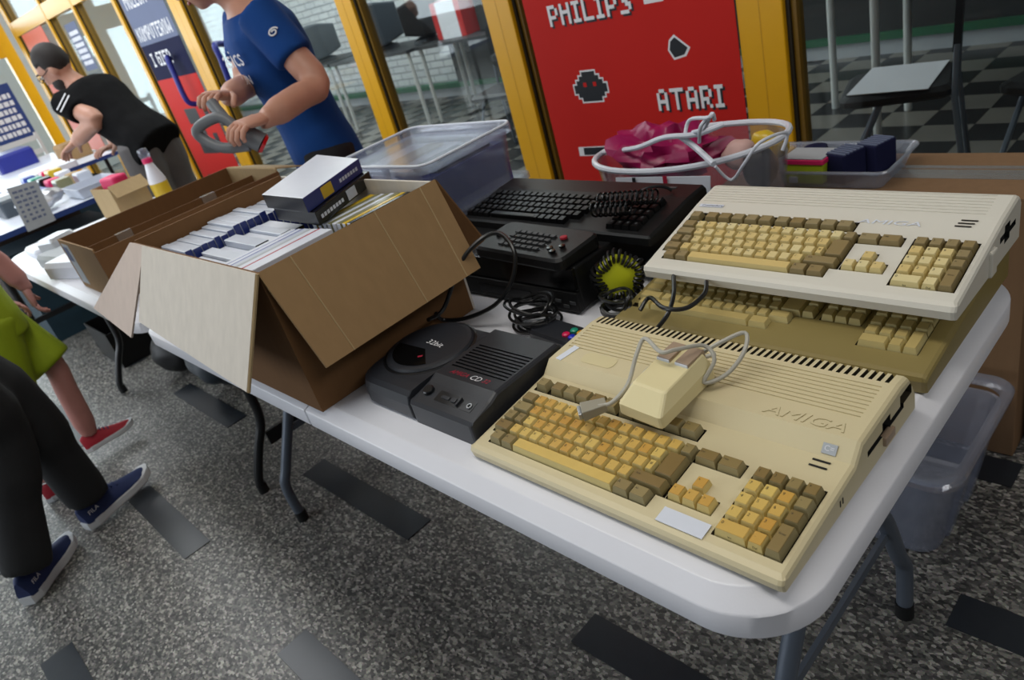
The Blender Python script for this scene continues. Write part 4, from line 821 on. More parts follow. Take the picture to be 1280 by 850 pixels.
lump('soft_toy', 'black round toy at the right end of the clear tote', 'toy', (-0.585, 1.06, 0.775), (0.04, 0.035, 0.05), 'black_plastic', 0.1, 10, 5)

# clear tray with boxes on the taped carton
TR = thing('clear_tray', 'shallow clear plastic tray on the taped carton', 'tray', (-0.55, 1.315, 0.6560))
ob('wall', tub_wall(0.155, 0.080, 0.172, 0.098, 0.0, 0.045, 0.002, 0.02), 'clear_plastic', TR); ob('rim', G().tube([(x, y, 0.045) for x, y in rrect(-0.176, 0.176, -0.102, 0.102, 0.022, 5)], 0.004, 6, closed=True), 'clear_plastic', TR)
t = thing('lidded_box', 'small lime box with a hot pink lid in the clear tray', 'box', (-0.575, 1.275, 0.6595), (0, 0, -0.05))
ob('body', G().hexa([(-0.045, -0.03, 0), (0.045, -0.03, 0), (0.045, 0.03, 0), (-0.045, 0.03, 0), (-0.052, -0.037, 0.052), (0.052, -0.037, 0.052), (0.052, 0.037, 0.052), (-0.052, 0.037, 0.052)]), 'lime', t, bev=0.003)
ob('lid_band', G().box(-0.055, 0.055, -0.04, 0.04, 0.052, 0.064), 'hot_pink', t, bev=0.002); ob('lid', G().box(-0.052, 0.052, -0.037, 0.037, 0.064, 0.068), 'paper_grey', t, bev=0.002); ob('price_tag', G().box(-0.035, -0.015, -0.0385, -0.034, 0.006, 0.02), 'case_white', t)
for k, (x, y, rz) in enumerate(((-0.492, 1.285, -0.35), (-0.447, 1.345, -0.3))):
    t = thing('ribbed_case', 'dark blue ribbed case leaning in the clear tray' + (' beside the pink lid' if k == 0 else ' at the tray corner'), 'case', (x, y, 0.6595), (0, 0, rz))
    ob('body', G().box(-0.028, 0.028, -0.035, 0.035, 0, 0.070), 'poster_navy', t, bev=0.003)
    for r in range(6): ob('rib', G().box(-0.026, 0.026, -0.030+r*0.011, -0.025+r*0.011, 0.070, 0.073), 'poster_slate', t)
tag(ob('brush', G().hexa([(-0.02, -0.035, 0), (0.02, -0.035, 0), (0.02, 0.035, 0), (-0.02, 0.035, 0), (-0.016, -0.03, 0.055), (0.016, -0.03, 0.055), (0.018, 0.035, 0.062), (-0.018, 0.035, 0.062)]), 'cardboard_tan', None, (-0.665, 1.31, 0.6595), (0, 0, -0.3), bev=0.006), 'tan bristled block at the left end of the clear tray', 'brush')
tag(ob('round_tin', G().lathe([(0.03, 0), (0.032, 0.03), (0.028, 0.052), (0.0, 0.056)], 20), 'poster_navy', None, (-0.60, 1.362, 0.6595), smooth=True), 'dark round tin behind the pink-lidded box', 'tin')

# ------------------------------------------------------------------ table 2: tray carton and small things
TC = thing('shallow_carton', 'long shallow open carton with torn tape on the second table', 'cardboard box', (-2.33, 0.36, 0.741), (0, 0, -0.0))
tx0, tx1, ty0, ty1, tz = -2.505, -2.10, 0.05, 0.675, 0.912
def tp(nm, b, m='cardboard_dark'): return obw(nm, G().box(*b), m, TC)
tp('far_wall', (tx0, tx0+.005, ty0, ty1, .741, tz)); tp('side_wall', (tx1-.005, tx1, ty0, ty1, .741, tz-.01)); n = tp('near_wall', (tx0+.005, tx1-.005, ty0, ty0+.005, .741, tz), 'cardboard_brown'); tp('rear_wall', (tx0+.005, tx1-.005, ty1-.005, ty1, .741, tz), 'cardboard_tan'); tp('bottom', (tx0+.005, tx1-.005, ty0+.005, ty1-.005, .741, .746))
obw('divider', G().box(-2.31, -2.306, ty0+.005, ty1-.005, .746, tz-.025), 'cardboard_dark', TC)
obw('printed_label', G().box(-2.48, -2.40, ty0-.001, ty0-.0001, .76, .90), 'paper_grey', TC); obw('label_patch', G().box(-2.475, -2.425, ty0-.002, ty0-.0011, .84, .89), 'poster_slate', TC)
for y in (0.17, 0.47): obw('tape_piece', G().box(-2.318, -2.299, y, y+0.05, tz-.06, tz-.024), 'tape', TC)
plate_part('rear_flap', [(tx0+.01, ty1, tz), (tx1-.01, ty1, tz), (tx1-.02, ty1+0.10, tz-0.03), (tx0+.02, ty1+0.10, tz-0.03)], 0.004, 'cardboard_tan', TC)
plate_part('inner_flap', [(tx1-.006, ty0+.006, tz-.03), (tx1-.08, ty0+.006, tz-.02), (tx1-.10, ty0+.09, .82), (tx1-.006, ty0+.09, .82)], 0.004, 'cardboard_tan', TC)
for k, (px, py, sx, sy, sz, mt, lab) in enumerate(((62, 308, .10, .16, .03, 'case_white', 'white plastic device on the far end of the second table'), (85, 322, .12, .14, .045, 'paper_grey', 'grey-white electronic box beside the shallow carton'), (100, 338, .14, .10, .06, 'case_white', 'white box with grey underside by the table edge'), (73, 303, .05, .12, .05, 'silver', 'silver adaptor lying on the white plastic device'))):
    p = PZ(px, py, 0.75 if k < 3 else .79); t = ob('small_box', G().ring([[(x, y, z) for x, y in rrect(-sx+i, sx-i, -sy/2+i, sy/2-i, .012, 3)] for i, z in ((0, 0), (0, sz*.7), (.008, sz))]), mt, None, (max(min(p.x, -2.68), -3.5), max(p.y, 0.10+k*0.0), 0.741 if k < 3 else 0.7725), (0, 0, 0.15*k)); tag(t, lab, 'electronic device')
# spray bottle, little carton and crumpled foil
BT = thing('bottle', 'white bottle with red collar and yellow label behind the shallow carton', 'bottle', (-3.28, 0.655, 0.741))
BT.scale = (.78, .78, .78)
ob('body', G().lathe([(0.045, 0), (0.05, 0.01), (0.05, 0.15), (0.03, 0.22), (0.022, 0.25)], 24), 'white_plastic', BT, smooth=True); ob('label_band', G().lathe([(0.0505, 0.03), (0.0508, 0.035), (0.0508, 0.13), (0.0505, 0.135)], 24, 0, None, False, False), 'case_yellow', BT, smooth=True)
ob('collar', G().lathe([(0.027, 0.25), (0.027, 0.275), (0.02, 0.28)], 20), 'hot_pink', BT); ob('cap', G().lathe([(0.026, 0.28), (0.03, 0.30), (0.025, 0.33), (0, 0.335)], 20), 'milky_plastic', BT, smooth=True)
t = thing('small_carton', 'small open cardboard box near the far end of the second table', 'cardboard box', (-3.50, 0.545, 0.741), (0, 0, 0.1))
for b in ((-.11, .11, -.08, -.076, 0, .14), (-.11, .11, .076, .08, 0, .14), (-.11, -.106, -.076, .076, 0, .14), (.106, .11, -.076, .076, 0, .15)): ob('wall', G().box(*b), 'cardboard_tan', t)
ob('bottom', G().box(-.106, .106, -.076, .076, 0, .004), 'cardboard_tan', t); ob('flap', G().plate([(.11, -.08, .15), (.11, .08, .15), (.16, .08, .10), (.16, -.08, .10)], .004), 'cardboard_tan', t)
tag(ob('pink_pouch', G().prismz(rrect(-.06, .06, -.04, .04, .02), 0, .17), 'hot_pink', None, (-3.50, 0.545, 0.746), (0, 0, .3), bev=.01), 'pink pouch standing in the small open cardboard box', 'pouch')
lump('foil_bag', 'crumpled white plastic bag between bottle and shallow carton', 'plastic bag', (-2.98, 0.50, 0.775), (0.11, 0.08, 0.035), 'paper', 0.4, 14, 6)
lump('black_pouch', 'black pouch beside the crumpled white bag', 'pouch', (-2.85, 0.62, 0.765), (0.10, 0.06, 0.026), 'black_plastic', 0.25, 10, 7)

# ------------------------------------------------------------------ blue-edged tables further on
def blue_table(lab, x0, x1, dy=0.0):
    t = thing('trestle_table', lab, 'table', ((x0+x1)/2, 0.42, 0))
    obw('tabletop', G().box(x0, x1, -0.02, 0.86, .715, .74), 'case_white', t, bev=.003); obw('edge_strip', G().box(x1, x1+.004, -0.02, .86, .712, .7415), 'blue_edge', t); obw('edge_strip', G().box(x0, x1, -0.025, -0.0205, .712, .7415), 'blue_edge', t)
    for x in (x0+.2, x1-.2):
        for y in (.05, .79): obw('leg', G().tube([(x, y, 0), (x, y, .715)], .016, 10), 'black_steel', t, smooth=True)
        obw('cross_bar', G().box(x-.01, x+.01, .05, .79, .20, .23), 'black_steel', t)
    t.location.y += dy
    return t
blue_table('white-topped table with a blue edge beyond the second folding table', -6.21, -4.385); blue_table('white-topped table by the white chair, next to the end wall', -8.6, -6.4, 0.55)
q = [PXX(35, 290, -4.372), PXX(70, 275, -4.372), PXX(45, 225, -4.372), PXX(8, 236, -4.372)]
z_ = [p.z for p in q]
t = thing('printed_board', 'grey printed board hung over the blue table edge', 'sign', tuple(q[0]))
q = [Vector((-4.374, 0.20, .66)), Vector((-4.374, .46, .66)), Vector((-4.42, .46, .96)), Vector((-4.42, .20, .96))]
q = [Vector((-4.377, p.y, p.z)) for p in (PXX(35, 290, -4.377), PXX(70, 275, -4.377), PXX(45, 225, -4.377), PXX(8, 236, -4.377))]
t.location = q[0]; obw('sheet', G().plate([tuple(p) for p in q], .003), 'paper_grey', t)
for r in range(7):
    for s in range(4):
        a = .10+.2*s; v1 = q[3].lerp(q[0], .1+.11*r); v2 = q[2].lerp(q[1], .1+.11*r); d1 = (q[0]-q[3])*.05
        p1, p2 = v1.lerp(v2, a), v1.lerp(v2, a+random.uniform(.08, .17)); e = Vector((.0022, 0, 0)); obw('print_line', G().plate([tuple(p1+e), tuple(p2+e), tuple(p2+d1+e), tuple(p1+d1+e)], .0006), 'poster_slate', t)
rnd = random.Random(11)
def item(name, lab, cat, px, py, sx, sy, sz, m, z=.7415, rz=0, kind='box', lim=(-6.15, -4.45)):
    p = PZ(px, py, z); p.x = max(min(p.x, lim[1]-sx/2), lim[0]+sx/2); p.y = max(min(p.y, 1.36-sy/2), .56+sy/2)
    if kind == 'box': g = G().ring([[(x, y, zz) for x, y in rrect(-sx/2+i, sx/2-i, -sy/2+i, sy/2-i, min(sx, sy)*.08, 2)] for i, zz in ((0, 0), (0, sz*.85), (min(sx, sy)*.04, sz))])
    elif kind == 'tray': g = tub_wall(sx/2*.9, sy/2*.9, sx/2, sy/2, 0, sz, .006, .01)
    else: g = G().lathe([(sx/2, 0), (sx/2, sz*.7), (sx/4, sz*.9), (sx/4, sz)], 16)
    return tag(ob(name, g, m, None, (p.x, p.y, z), (0, 0, rz)), lab, cat)
far = (-8.5, -6.45)
item('storage_box', 'dark blue storage box on the far table by the white chair', 'box', 18, 210, .5, .34, .16, 'blue_box', lim=far); item('paper_stack', 'stack of white paper next to the blue storage box', 'paper', 45, 215, .5, .35, .05, 'paper', lim=(-6.9, -6.42)); item('cardboard_tray', 'brown cardboard box near the stooping man', 'cardboard box', 85, 192, .30, .22, .14, 'cardboard_brown', lim=(-7.2, -6.45))
def item3(name, lab, cat, x, y, sx, sy, sz, m, rz=0):
    g = G().ring([[(xx, yy, zz) for xx, yy in rrect(-sx/2+i, sx/2-i, -sy/2+i, sy/2-i, min(sx, sy)*.08, 2)] for i, zz in ((0, 0), (0, sz*.85), (min(sx, sy)*.04, sz))])
    return tag(ob(name, g, m, None, (x, y, .7415), (0, 0, rz)), lab, cat)
item3('paper_bundle', 'loose white paper bundle on the blue-edged table', 'paper', -5.55, .28, .55, .36, .06, 'paper'); item3('blue_tube', 'long blue carton lying beside the white papers', 'box', -5.40, .55, .60, .10, .05, 'blue_box'); item3('grey_case', 'dark grey case in front of the foil heap', 'case', -5.02, .36, .26, .20, .10, 'monitor_grey')
pt = tag(ob('parts_tray', tub_wall(.16, .11, .175, .125, 0, .06, .006, .01), 'case_grey', None, (-4.62, .70, .7415)), 'pale open tray of small parts at the blue table end', 'tray')
lump('foil_pile', 'heap of crumpled silver foil on the blue-edged table', 'foil', (-4.65, .42, .795), (.13, .11, .045), 'silver', .4, 12, 8)
cols = ['btn_red', 'case_blue', 'case_yellow', 'btn_green', 'case_white', 'case_black', 'cardboard_tan', 'hot_pink', 'case_grey', 'case_olive']
words = ['crimson', 'royal blue', 'yellow', 'teal green', 'white', 'black', 'tan', 'bright pink', 'pale grey', 'olive']
for k in range(10):
    s = rnd.uniform(.05, .07); x = -6.05+.24*(k//2); y = .66 if k % 2 else .785
    g = G().ring([[(xx, yy, zz) for xx, yy in rrect(-s+i, s-i, -s*.7+i, s*.7-i, s*.15, 2)] for i, zz in ((0, 0), (0, s*1.1), (s*.06, s*1.3))])
    tag(ob('small_part', g, cols[k], None, (x, y, .7415)), '%s small package on the blue-edged table' % words[k], 'package')
# white chair near the end wall
WC = thing('chair', 'white slatted chair in front of the end glazing', 'chair', (-8.95, 1.28, 0))
ob('seat', G().box(-.2, .2, -.2, .2, .44, .47), 'white_leg', WC)
for sx in (-1, 1):
    for sy in (-1, 1): ob('leg', G().box(sx*.19-.016, sx*.19+.016, sy*.19-.016, sy*.19+.016, 0, .44 if sx > 0 else .95), 'white_leg', WC)
for z in (.62, .76, .90): ob('back_slat', G().box(-.20, -.18, -.174, .174, z-.025, z+.025), 'white_leg', WC)
# dark crates added to fill in the shade under the blue-edged tables
def crate(lab, x, y, w, d, h, m):
    t = thing('shade_filler_crate', lab, 'crate', (x, y, .001))
    for b in ((-w, w, -d, -d+.006, 0, h), (-w, w, d-.006, d, 0, h), (-w, -w+.006, -d+.006, d-.006, 0, h), (w-.006, w, -d+.006, d-.006, 0, h)): ob('wall', G().box(*b), m, t)
    ob('bottom', G().box(-w+.006, w-.006, -d+.006, d-.006, 0, .006), m, t)
    ob('lid', G().box(-w-.01, w+.01, -d-.01, d+.01, h, h+.02), m, t)
mat('teal_shade', (22, 52, 66), .6, .15); mat('brown_shade', (48, 34, 26), .7, .2)
crate('tall dark teal crate added as shade under the blue-edged table', -4.98, .43, .22, .30, .55, 'teal_shade'); crate('dark brown crate added as shade at the far end under the blue-edged table', -5.65, .43, .24, .30, .60, 'brown_shade'); crate('dark teal crate added as shade under the table by the white chair', -7.2, .97, .50, .28, .58, 'teal_shade')
# dark bags under the tables
lump('black_bag', 'slumped black bag on the floor under the second folding table', 'bag', (-3.30, .40, .125), (.15, .13, .11), 'black_plastic', .15, 6, 9); lump('black_bag', 'small dark grey rucksack on the floor under the second folding table', 'bag', (-2.85, .42, .145), (.14, .13, .13), 'monitor_grey', .25, 7, 10)
t = thing('shoe_pair_box', 'dark open crate on the floor under the second table', 'crate', (-3.95, .36, 0))
for b in ((-.2, .2, -.15, -.145, 0, .2), (-.2, .2, .145, .15, 0, .2), (-.2, -.195, -.145, .145, 0, .2), (.195, .2, -.145, .145, 0, .2)): ob('wall', G().box(*b), 'black_plastic', t)
ob('bottom', G().box(-.195, .195, -.145, .145, 0, .006), 'black_plastic', t)

# ------------------------------------------------------------------ the hall behind the glass
def hall_table(lab, x0, x1, y0, y1):
    t = thing('hall_table', lab, 'table', ((x0+x1)/2, (y0+y1)/2, 0), group='tables in the hall')
    obw('tabletop', G().box(x0, x1, y0, y1, .70, .73), 'table_dark', t)
    for x in (x0+.04, x1-.04):
        for y in (y0+.04, y1-.04): obw('leg', G().tube([(x, y, 0), (x, y, .70)], .02, 12), 'white_leg', t, smooth=True)
    return t
hall_table('dark table on white legs nearest the glass, behind the white computer', -1.32, 0.4, 3.41, 3.9); hall_table('dark table on white legs behind the right-hand pane, further back', -1.76, 0.2, 3.92, 4.6)
hall_table('dark table carrying the big monitor, behind the middle pane', -7.2, -5.78, 4.03, 4.7); hall_table('dark table with red box, behind the post and the red poster', -5.76, -4.0, 4.11, 4.7); hall_table('dark table behind the man in the blue shirt', -8.8, -7.3, 4.06, 4.7)
def crt(lab, x, y, rz, s=1.0):
    t = thing('monitor', lab, 'monitor', (x, y, .731), (0, 0, rz))
    ob('housing', G().ring([[(x_, yy, z) for x_, z in rrect(-w, w, .05+dz, .05+h_-dz, .02, 2)] for yy, w, h_, dz in ((-.20*s, .21*s, .36*s, 0), (-.02, .21*s, .36*s, 0), (.18*s, .13*s, .36*s, .05))]), 'monitor_grey', t)
    ob('screen', G().box(-.17*s, .17*s, -.206*s, -.2*s, .09, .05+.31*s), 'monitor_glass', t); ob('stand', G().lathe([(.13*s, 0), (.12*s, .03), (.06*s, .05)], 20), 'monitor_grey', t); return t
crt('large grey monitor on the hall table behind the middle pane', -6.58, 4.38, -.5, 1.15); crt('dark monitor turned sideways beside the large grey monitor', -5.93, 4.42, 2.4, 1.0).children[0].data.materials[0] = MATS['black_plastic']
crt('beige-lit monitor behind the man in the blue shirt', -7.75, 4.35, -.3); crt('grey monitor at the left end of the hall table', -8.4, 4.4, .2)
tag(ob('striped_box', G().box(-.2, .2, -.12, .12, 0, .32), 'paper', None, (-5.36, 4.4, .731)), 'white box with red side bands on the hall table', 'box')
sb = [o for o in bpy.data.objects if o.name.startswith('striped_box')][0]
for x in (-.17, .17): ob('band', G().box(x-.035, x+.035, -.122, .122, 0, .3202), 'poster_red', sb)
tag(ob('dark_cabinet', G().box(-.3, .3, -.15, .15, 0, .55), 'hall_dark', None, (-4.75, 4.5, .731), bev=.01), 'dark cabinet-like device standing on the hall table behind the post', 'device')
def chair(lab, x, y, rz, mt='black_plastic'):
    t = thing('chair', lab, 'chair', (x, y, 0), (0, 0, rz))
    ob('seat', G().ring([[(a, b, z) for a, b in rrect(-.2+i, .2-i, -.2+i, .2-i, .05, 3)] for i, z in ((.01, .43), (0, .44), (0, .46), (.02, .475))]), mt, t)
    ob('backrest', G().ring([[(a, .19+.05*(b-.6), b) for a, b in rrect(-.19, .19, .58, .88, .05, 3)], [(a, .215+.05*(b-.6), b) for a, b in rrect(-.19, .19, .58, .88, .05, 3)]]), mt, t)
    for sx in (-1, 1): ob('leg', G().tube([(sx*.20, -.24, 0), (sx*.17, -.05, .43)], .011, 8), 'grey_steel', t); ob('leg', G().tube([(sx*.21, .25, 0), (sx*.195, .20, .43), (sx*.185, .205, .62)], .011, 8), 'grey_steel', t)
    return t
chair('black chair carrying a white sheet of paper behind the right-hand pane', -.92, 2.76, -1.3); chair('black chair without paper at the edge of the right-hand pane', -.30, 2.75, -.3); chair('black chair at the monitor table behind the middle pane', -3.78, 3.3, .2); chair('black chair before the red and white box in the hall', -3.2, 3.35, -.2)
tag(ob('paper_sheet', G().plate([(-.14, -.19, .006), (.15, -.19, .004), (.14, .19, .004), (-.15, .19, .006)], .002), 'paper', None, (-.92, 2.76, .4765), (0, 0, .1)), 'white paper sheet lying on a black chair behind the glass', 'paper')

# ------------------------------------------------------------------ people
def at_dist(px, py, o, dist, far=False):
    """point on the pixel's ray at a limb's length from joint o"""
    d = ray(px, py).normalized(); w_ = CAM-o; b_ = w_.dot(d); c_ = w_.length_squared-dist*dist; k = b_*b_-c_
    return CAM+d*(-b_+(math.sqrt(k) if far else -math.sqrt(k)) if k > 0 else -b_)
def remesh(g, mats, voxel, it=4, name='body'):
    o = link('tmp', mesh_of('tmp', g, mats)); r = o.modifiers.new('r', 'REMESH'); r.mode = 'VOXEL'; r.voxel_size = voxel; r.use_smooth_shade = True
    if it: sm = o.modifiers.new('s', 'SMOOTH'); sm.iterations = it; sm.factor = 0.5
    me = evalmesh(o); bpy.data.objects.remove(o, do_unlink=True); me.name = name
    if not me.materials:
        for x in mats: me.materials.append(MATS[x])
    return me
def torso(g, rings, n=20):   # rings: centre, side vector*half width, front vector*half depth
    L = []
    for c, s_, f_ in rings: L.append([tuple(c+s_*math.copysign(abs(math.cos(2*PI*j/n))**.85, math.cos(2*PI*j/n))+f_*math.copysign(abs(math.sin(2*PI*j/n))**.85, math.sin(2*PI*j/n))) for j in range(n)])
    g.ring(L); return g
def hand(g, wrist, d, pn, thumb, curl=0.5, s=1.0):
    """palm and five fingers; d: direction along the hand, pn: direction the palm faces, thumb: side the thumb is on"""
    d = d.normalized(); pn = (pn-d*pn.dot(d)).normalized(); t = (thumb-d*thumb.dot(d)-pn*thumb.dot(pn)).normalized()
    L = []
    for k, hw, hd in ((-.01, .024, .019), (.02, .034, .017), (.055, .041, .015), (.085, .039, .012), (.092, .034, .008)):
        c = wrist+d*(k*s); L.append([tuple(c+t*(hw*s*math.cos(2*PI*j/12))+pn*(hd*s*math.sin(2*PI*j/12))) for j in range(12)])
    g.ring(L)
    for off, ln, sp in ((.029, .070, .10), (.010, .078, .03), (-.009, .073, -.04), (-.027, .058, -.12)):
        p = wrist+d*(.080*s)+t*(off*s); dd = (d+t*sp).normalized(); pts = [p]; a = curl*.6
        for seg in (.45, .32, .23):
            v_ = dd*math.cos(a)+pn*math.sin(a); p = p+v_*(ln*seg*s); pts.append(p); a += curl
        g.tube(pts, [.0092*s, .0088*s, .0080*s, .0062*s], 8)
    p = wrist+d*(.018*s)+t*(.026*s); v_ = (d*.62+t*.72+pn*.25).normalized(); pts = [p, p+v_*(.040*s)]; v_ = (d*.8+t*.35+pn*.45).normalized(); pts.append(pts[-1]+v_*(.032*s)); pts.append(pts[-1]+(v_+pn*.3).normalized()*(.022*s)); g.tube(pts, [.014*s, .0115*s, .0100*s, .0075*s], 8)
    return g
def head_geo(g, c, f, up, s=1.0):
    f = f.normalized(); sd = up.cross(f).normalized(); up = f.cross(sd).normalized(); M = Matrix((f, sd, up)).transposed().to_4x4(); M.translation = c
    g.ell((-.012*s, 0, .022*s), (.094*s, .073*s, .098*s), 24, 16, 0, M); g.ell((.020*s, 0, -.050*s), (.062*s, .054*s, .064*s), 20, 12, 0, M); g.ell((.055*s, 0, -.090*s), (.026*s, .026*s, .020*s), 14, 8, 0, M)
    g.hexa([(.07*s, -.010*s, .018*s), (.07*s, .010*s, .018*s), (.07*s, .018*s, -.034*s), (.07*s, -.018*s, -.034*s), (.090*s, -.006*s, .015*s), (.090*s, .006*s, .015*s), (.112*s, .011*s, -.030*s), (.112*s, -.011*s, -.030*s)], 0, M)
    g.ell((.066*s, 0, .034*s), (.022*s, .052*s, .012*s), 14, 8, 0, M)
    for k in (-1, 1): g.ell((-.008*s, k*.074*s, -.008*s), (.020*s, .009*s, .032*s), 12, 8, 0, M)
    return M
def append_mesh(me, g):
    bm = bmesh.new(); bm.from_mesh(me); vs_ = [bm.verts.new(v) for v in g.v]
    for f_ in g.f:
        fc = bm.faces.new([vs_[i] for i in f_]); fc.smooth = True
    bmesh.ops.recalc_face_normals(bm, faces=bm.faces); bm.to_mesh(me); bm.free()
def shift(g, L): g.v = [tuple(Vector(v)-L) for v in g.v]; return g
UPV = Vector((0, 0, 1))
def person(lab, J, f, mats, sleeve=.6, legs='trousers', s=1.0, curl=(.5, .5), extra=None, bare_leg=None, hand_dirs=None, neckline=True):
    """J: joint positions in world; builds body, shirt, trousers as parts of one person"""
    base = Vector((J['pelvis'].x, J['pelvis'].y, 0)); P = thing('person', lab, 'person', tuple(base))
    ax = (J['neck']-J['pelvis']).normalized(); sd = UPV.cross(f).normalized(); fr = sd.cross(ax).normalized()
    if fr.dot(f) < 0: fr = -fr
    L = (J['neck']-J['pelvis']).length
    prof = [(-.16, .150, .105), (-.02, .165, .118), (.16, .150, .108), (.40, .155, .110), (.62, .180, .125), (.80, .190, .118), (.92, .150, .085), (1.0, .065, .062)]
    def rings(k, lo, hi): return [(J['pelvis']+ax*(L*t), sd*(a*k*s), fr*(b*k*s)) for t, a, b in prof if lo <= t <= hi]
    body = G(); torso(body, rings(.93, -.2, 1.0)); hd = (J['head']-J['neck']).normalized()
    body.tube([J['neck']-ax*.06*s, J['neck']+hd*.05*s, J['head']-hd*.03*s], [.062*s, .056*s, .056*s], 14)
    Mh = head_geo(body, J['head'], J['face'], (J['head']-J['neck']).normalized()+J['face']*.25, s)
    fing = G()
    for k, sg in (('L', 1), ('R', -1)):
        sh, el, wr = J['s'+k], J['e'+k], J['w'+k]; body.tube(smoothpath([sh, sh.lerp(el, .5), el, el.lerp(wr, .35), wr, wr+(J['h'+k]-wr).normalized()*.03*s], 3), [.056*s]*3+[.050*s]*3+[.042*s]*3+[.044*s]*3+[.032*s]*3+[.026*s], 12)
        hd_, pn, th = (hand_dirs or {}).get(k, (J['h'+k]-wr, Vector((0, 0, -1)), -sd*sg)); hand(fing, wr+(J['h'+k]-wr).normalized()*.015, hd_, pn, th, curl[0 if k == 'L' else 1], s)
        hp, kn, an = J['hip'+k], J['kn'+k], J['an'+k]; body.tube(smoothpath([hp, hp.lerp(kn, .5), kn, kn.lerp(an, .35), an], 3), [.085*s]*3+[.070*s]*3+[.052*s]*3+[.052*s]*3+[.036*s], 12)
    L0 = base; me = remesh(shift(body, L0), [mats['skin']], .011*s, 3); append_mesh(me, shift(fing, L0)); o = link('body', me, P)
    # face
    fm = T(-L0) @ Mh
    for k in (-1, 1):
        e = ob('eye', G().ell((.076*s, k*.031*s, .012*s), (.012*s, .015*s, .009*s), 12, 8, 0, fm).ell((.0875*s, k*.031*s, .012*s), (.003*s, .006*s, .006*s), 10, 6, 1, fm), ['eye_white', 'iris'], P, smooth=True); ob('eyebrow', G().ell((.083*s, k*.031*s, .036*s), (.008*s, .020*s, .005*s), 10, 6, 0, fm), 'hair_dark', P, smooth=True)
    ob('mouth', G().ell((.083*s, 0, -.056*s), (.008*s, .024*s, .006*s), 12, 6, 0, fm), 'lips', P, smooth=True)
    hg = G().ell((-.022*s, 0, .034*s), (.094*s, .079*s, .098*s), 22, 14, 0, fm); hg.f = [ff for ff in hg.f]
    inv = fm.inverted(); keep = []; 
    for ff in hg.f:
        c_ = sum((inv @ Vector(hg.v[i]) for i in ff), Vector())/len(ff)
        if c_.z > (.055*s if c_.x > .02*s else (-.01*s if c_.x > -.04*s else -.05*s)): keep.append(ff)
    hg.f = keep; hg.m = [0]*len(keep); h_ = ob('hair', hg, 'hair_dark', P, smooth=True); so = h_.modifiers.new('t', 'SOLIDIFY'); so.thickness = .008*s
    # shirt
    sh = G(); torso(sh, [(J['pelvis']-ax*(L*mats.get('hem', .22)), sd*(.172*s), fr*(.128*s))]+rings(1.07, -.1, .95))
    for k in 'LR': a_, b_ = J['s'+k], J['e'+k]; sh.tube([a_-(b_-a_)*.05, a_.lerp(b_, sleeve*.5), a_.lerp(b_, sleeve)], [.073*s, .072*s, .070*s], 16)
    sm_ = remesh(shift(sh, L0), [mats['shirt']], .012*s, 6, 'shirt'); link('shirt', sm_, P)
    tr = G(); torso(tr, rings(1.02, -.2, .2))
    for k in 'LR':
        hp, kn, an = J['hip'+k], J['kn'+k], J['an'+k]; wd = mats.get('width', 1.0)
        if legs == 'shorts': tr.tube(smoothpath([hp+UPV*.02, hp.lerp(kn, .5), kn+(kn-hp).normalized()*.0], 3), [.108*s*wd]*7, 14)
        else: tr.tube(smoothpath([hp+UPV*.02, hp.lerp(kn, .5), kn, kn.lerp(an, .5), an+(kn-an).normalized()*.0], 3), [.104*s*wd]*3+[.092*s*wd]*3+[.078*s*wd]*3+[.068*s*wd]*3+[.064*s*wd], 14)
    tm_ = remesh(shift(tr, L0), [mats['legs']], .013*s, 5, 'trousers'); link('shorts' if legs == 'shorts' else 'trousers', tm_, P)
    return P, fm
def shoe(P, heel, toe, up_m, sole_m, s=1.0, logo=None, lace='sole_white', pitch=0.0):
    L0 = P.location; d = Vector((toe.x-heel.x, toe.y-heel.y, 0)).normalized(); z = heel.z; M = frame(Vector((heel.x, heel.y, z))-L0, d, (-d.y, d.x, 0)) @ RY(pitch); ln = .285*s
    out = [(0.0, .020), (.03, .036), (.10, .036), (.18, .046), (.235, .043), (.270, .026), (.285, .006)]
    def ol(k, inset=0): return [(x*s, -(y-inset)*s*k) for x, y in out]+[(x*s, (y-inset)*s*k) for x, y in reversed(out)]
    sole_g = (G().ring([[(x, y, zz+.010*s*max(0, (x/s-.2)/.085)**2) for x, y in ol(kk)] for kk, zz in ((.94, 0), (1.03, .006*s), (1.03, .026*s), (.98, .031*s))], 0, M))
    L = []
    for x, w, h in ((.004, .022, .085), (.02, .033, .100), (.06, .036, .098), (.10, .036, .092), (.14, .040, .080), (.18, .044, .064), (.22, .043, .052), (.255, .034, .044), (.278, .014, .036)):
        L.append([tuple(M @ Vector((x*s, w*s*math.cos(a)*(1 if math.sin(a) < .5 else .8), (.027+(h-.027)*max(0, math.sin(a)))*s)) ) for a in [PI*j/10 for j in range(11)]]+[tuple(M @ Vector((x*s, -w*s*.9, .027*s)))])
    up_o = ob('shoe', G().ring(L), up_m, P, smooth=True); ob('sole', sole_g, sole_m, up_o)
    for k in range(4): ob('lace', G().tube([M @ Vector(((.12+.018*k)*s, yy*s, (.090-.010*k)*s+(.004 if yy == 0 else -.004)*s)) for yy in (-.022, 0, .022)], .003*s, 6), lace, up_o)
    if logo:
        v, f_ = text(logo, .022*s); ob('shoe_lettering', G().add(v, f_, 0, M @ T((.040*s, -.0375*s, .065*s)) @ RX(PI/2)), 'print_white', up_o)
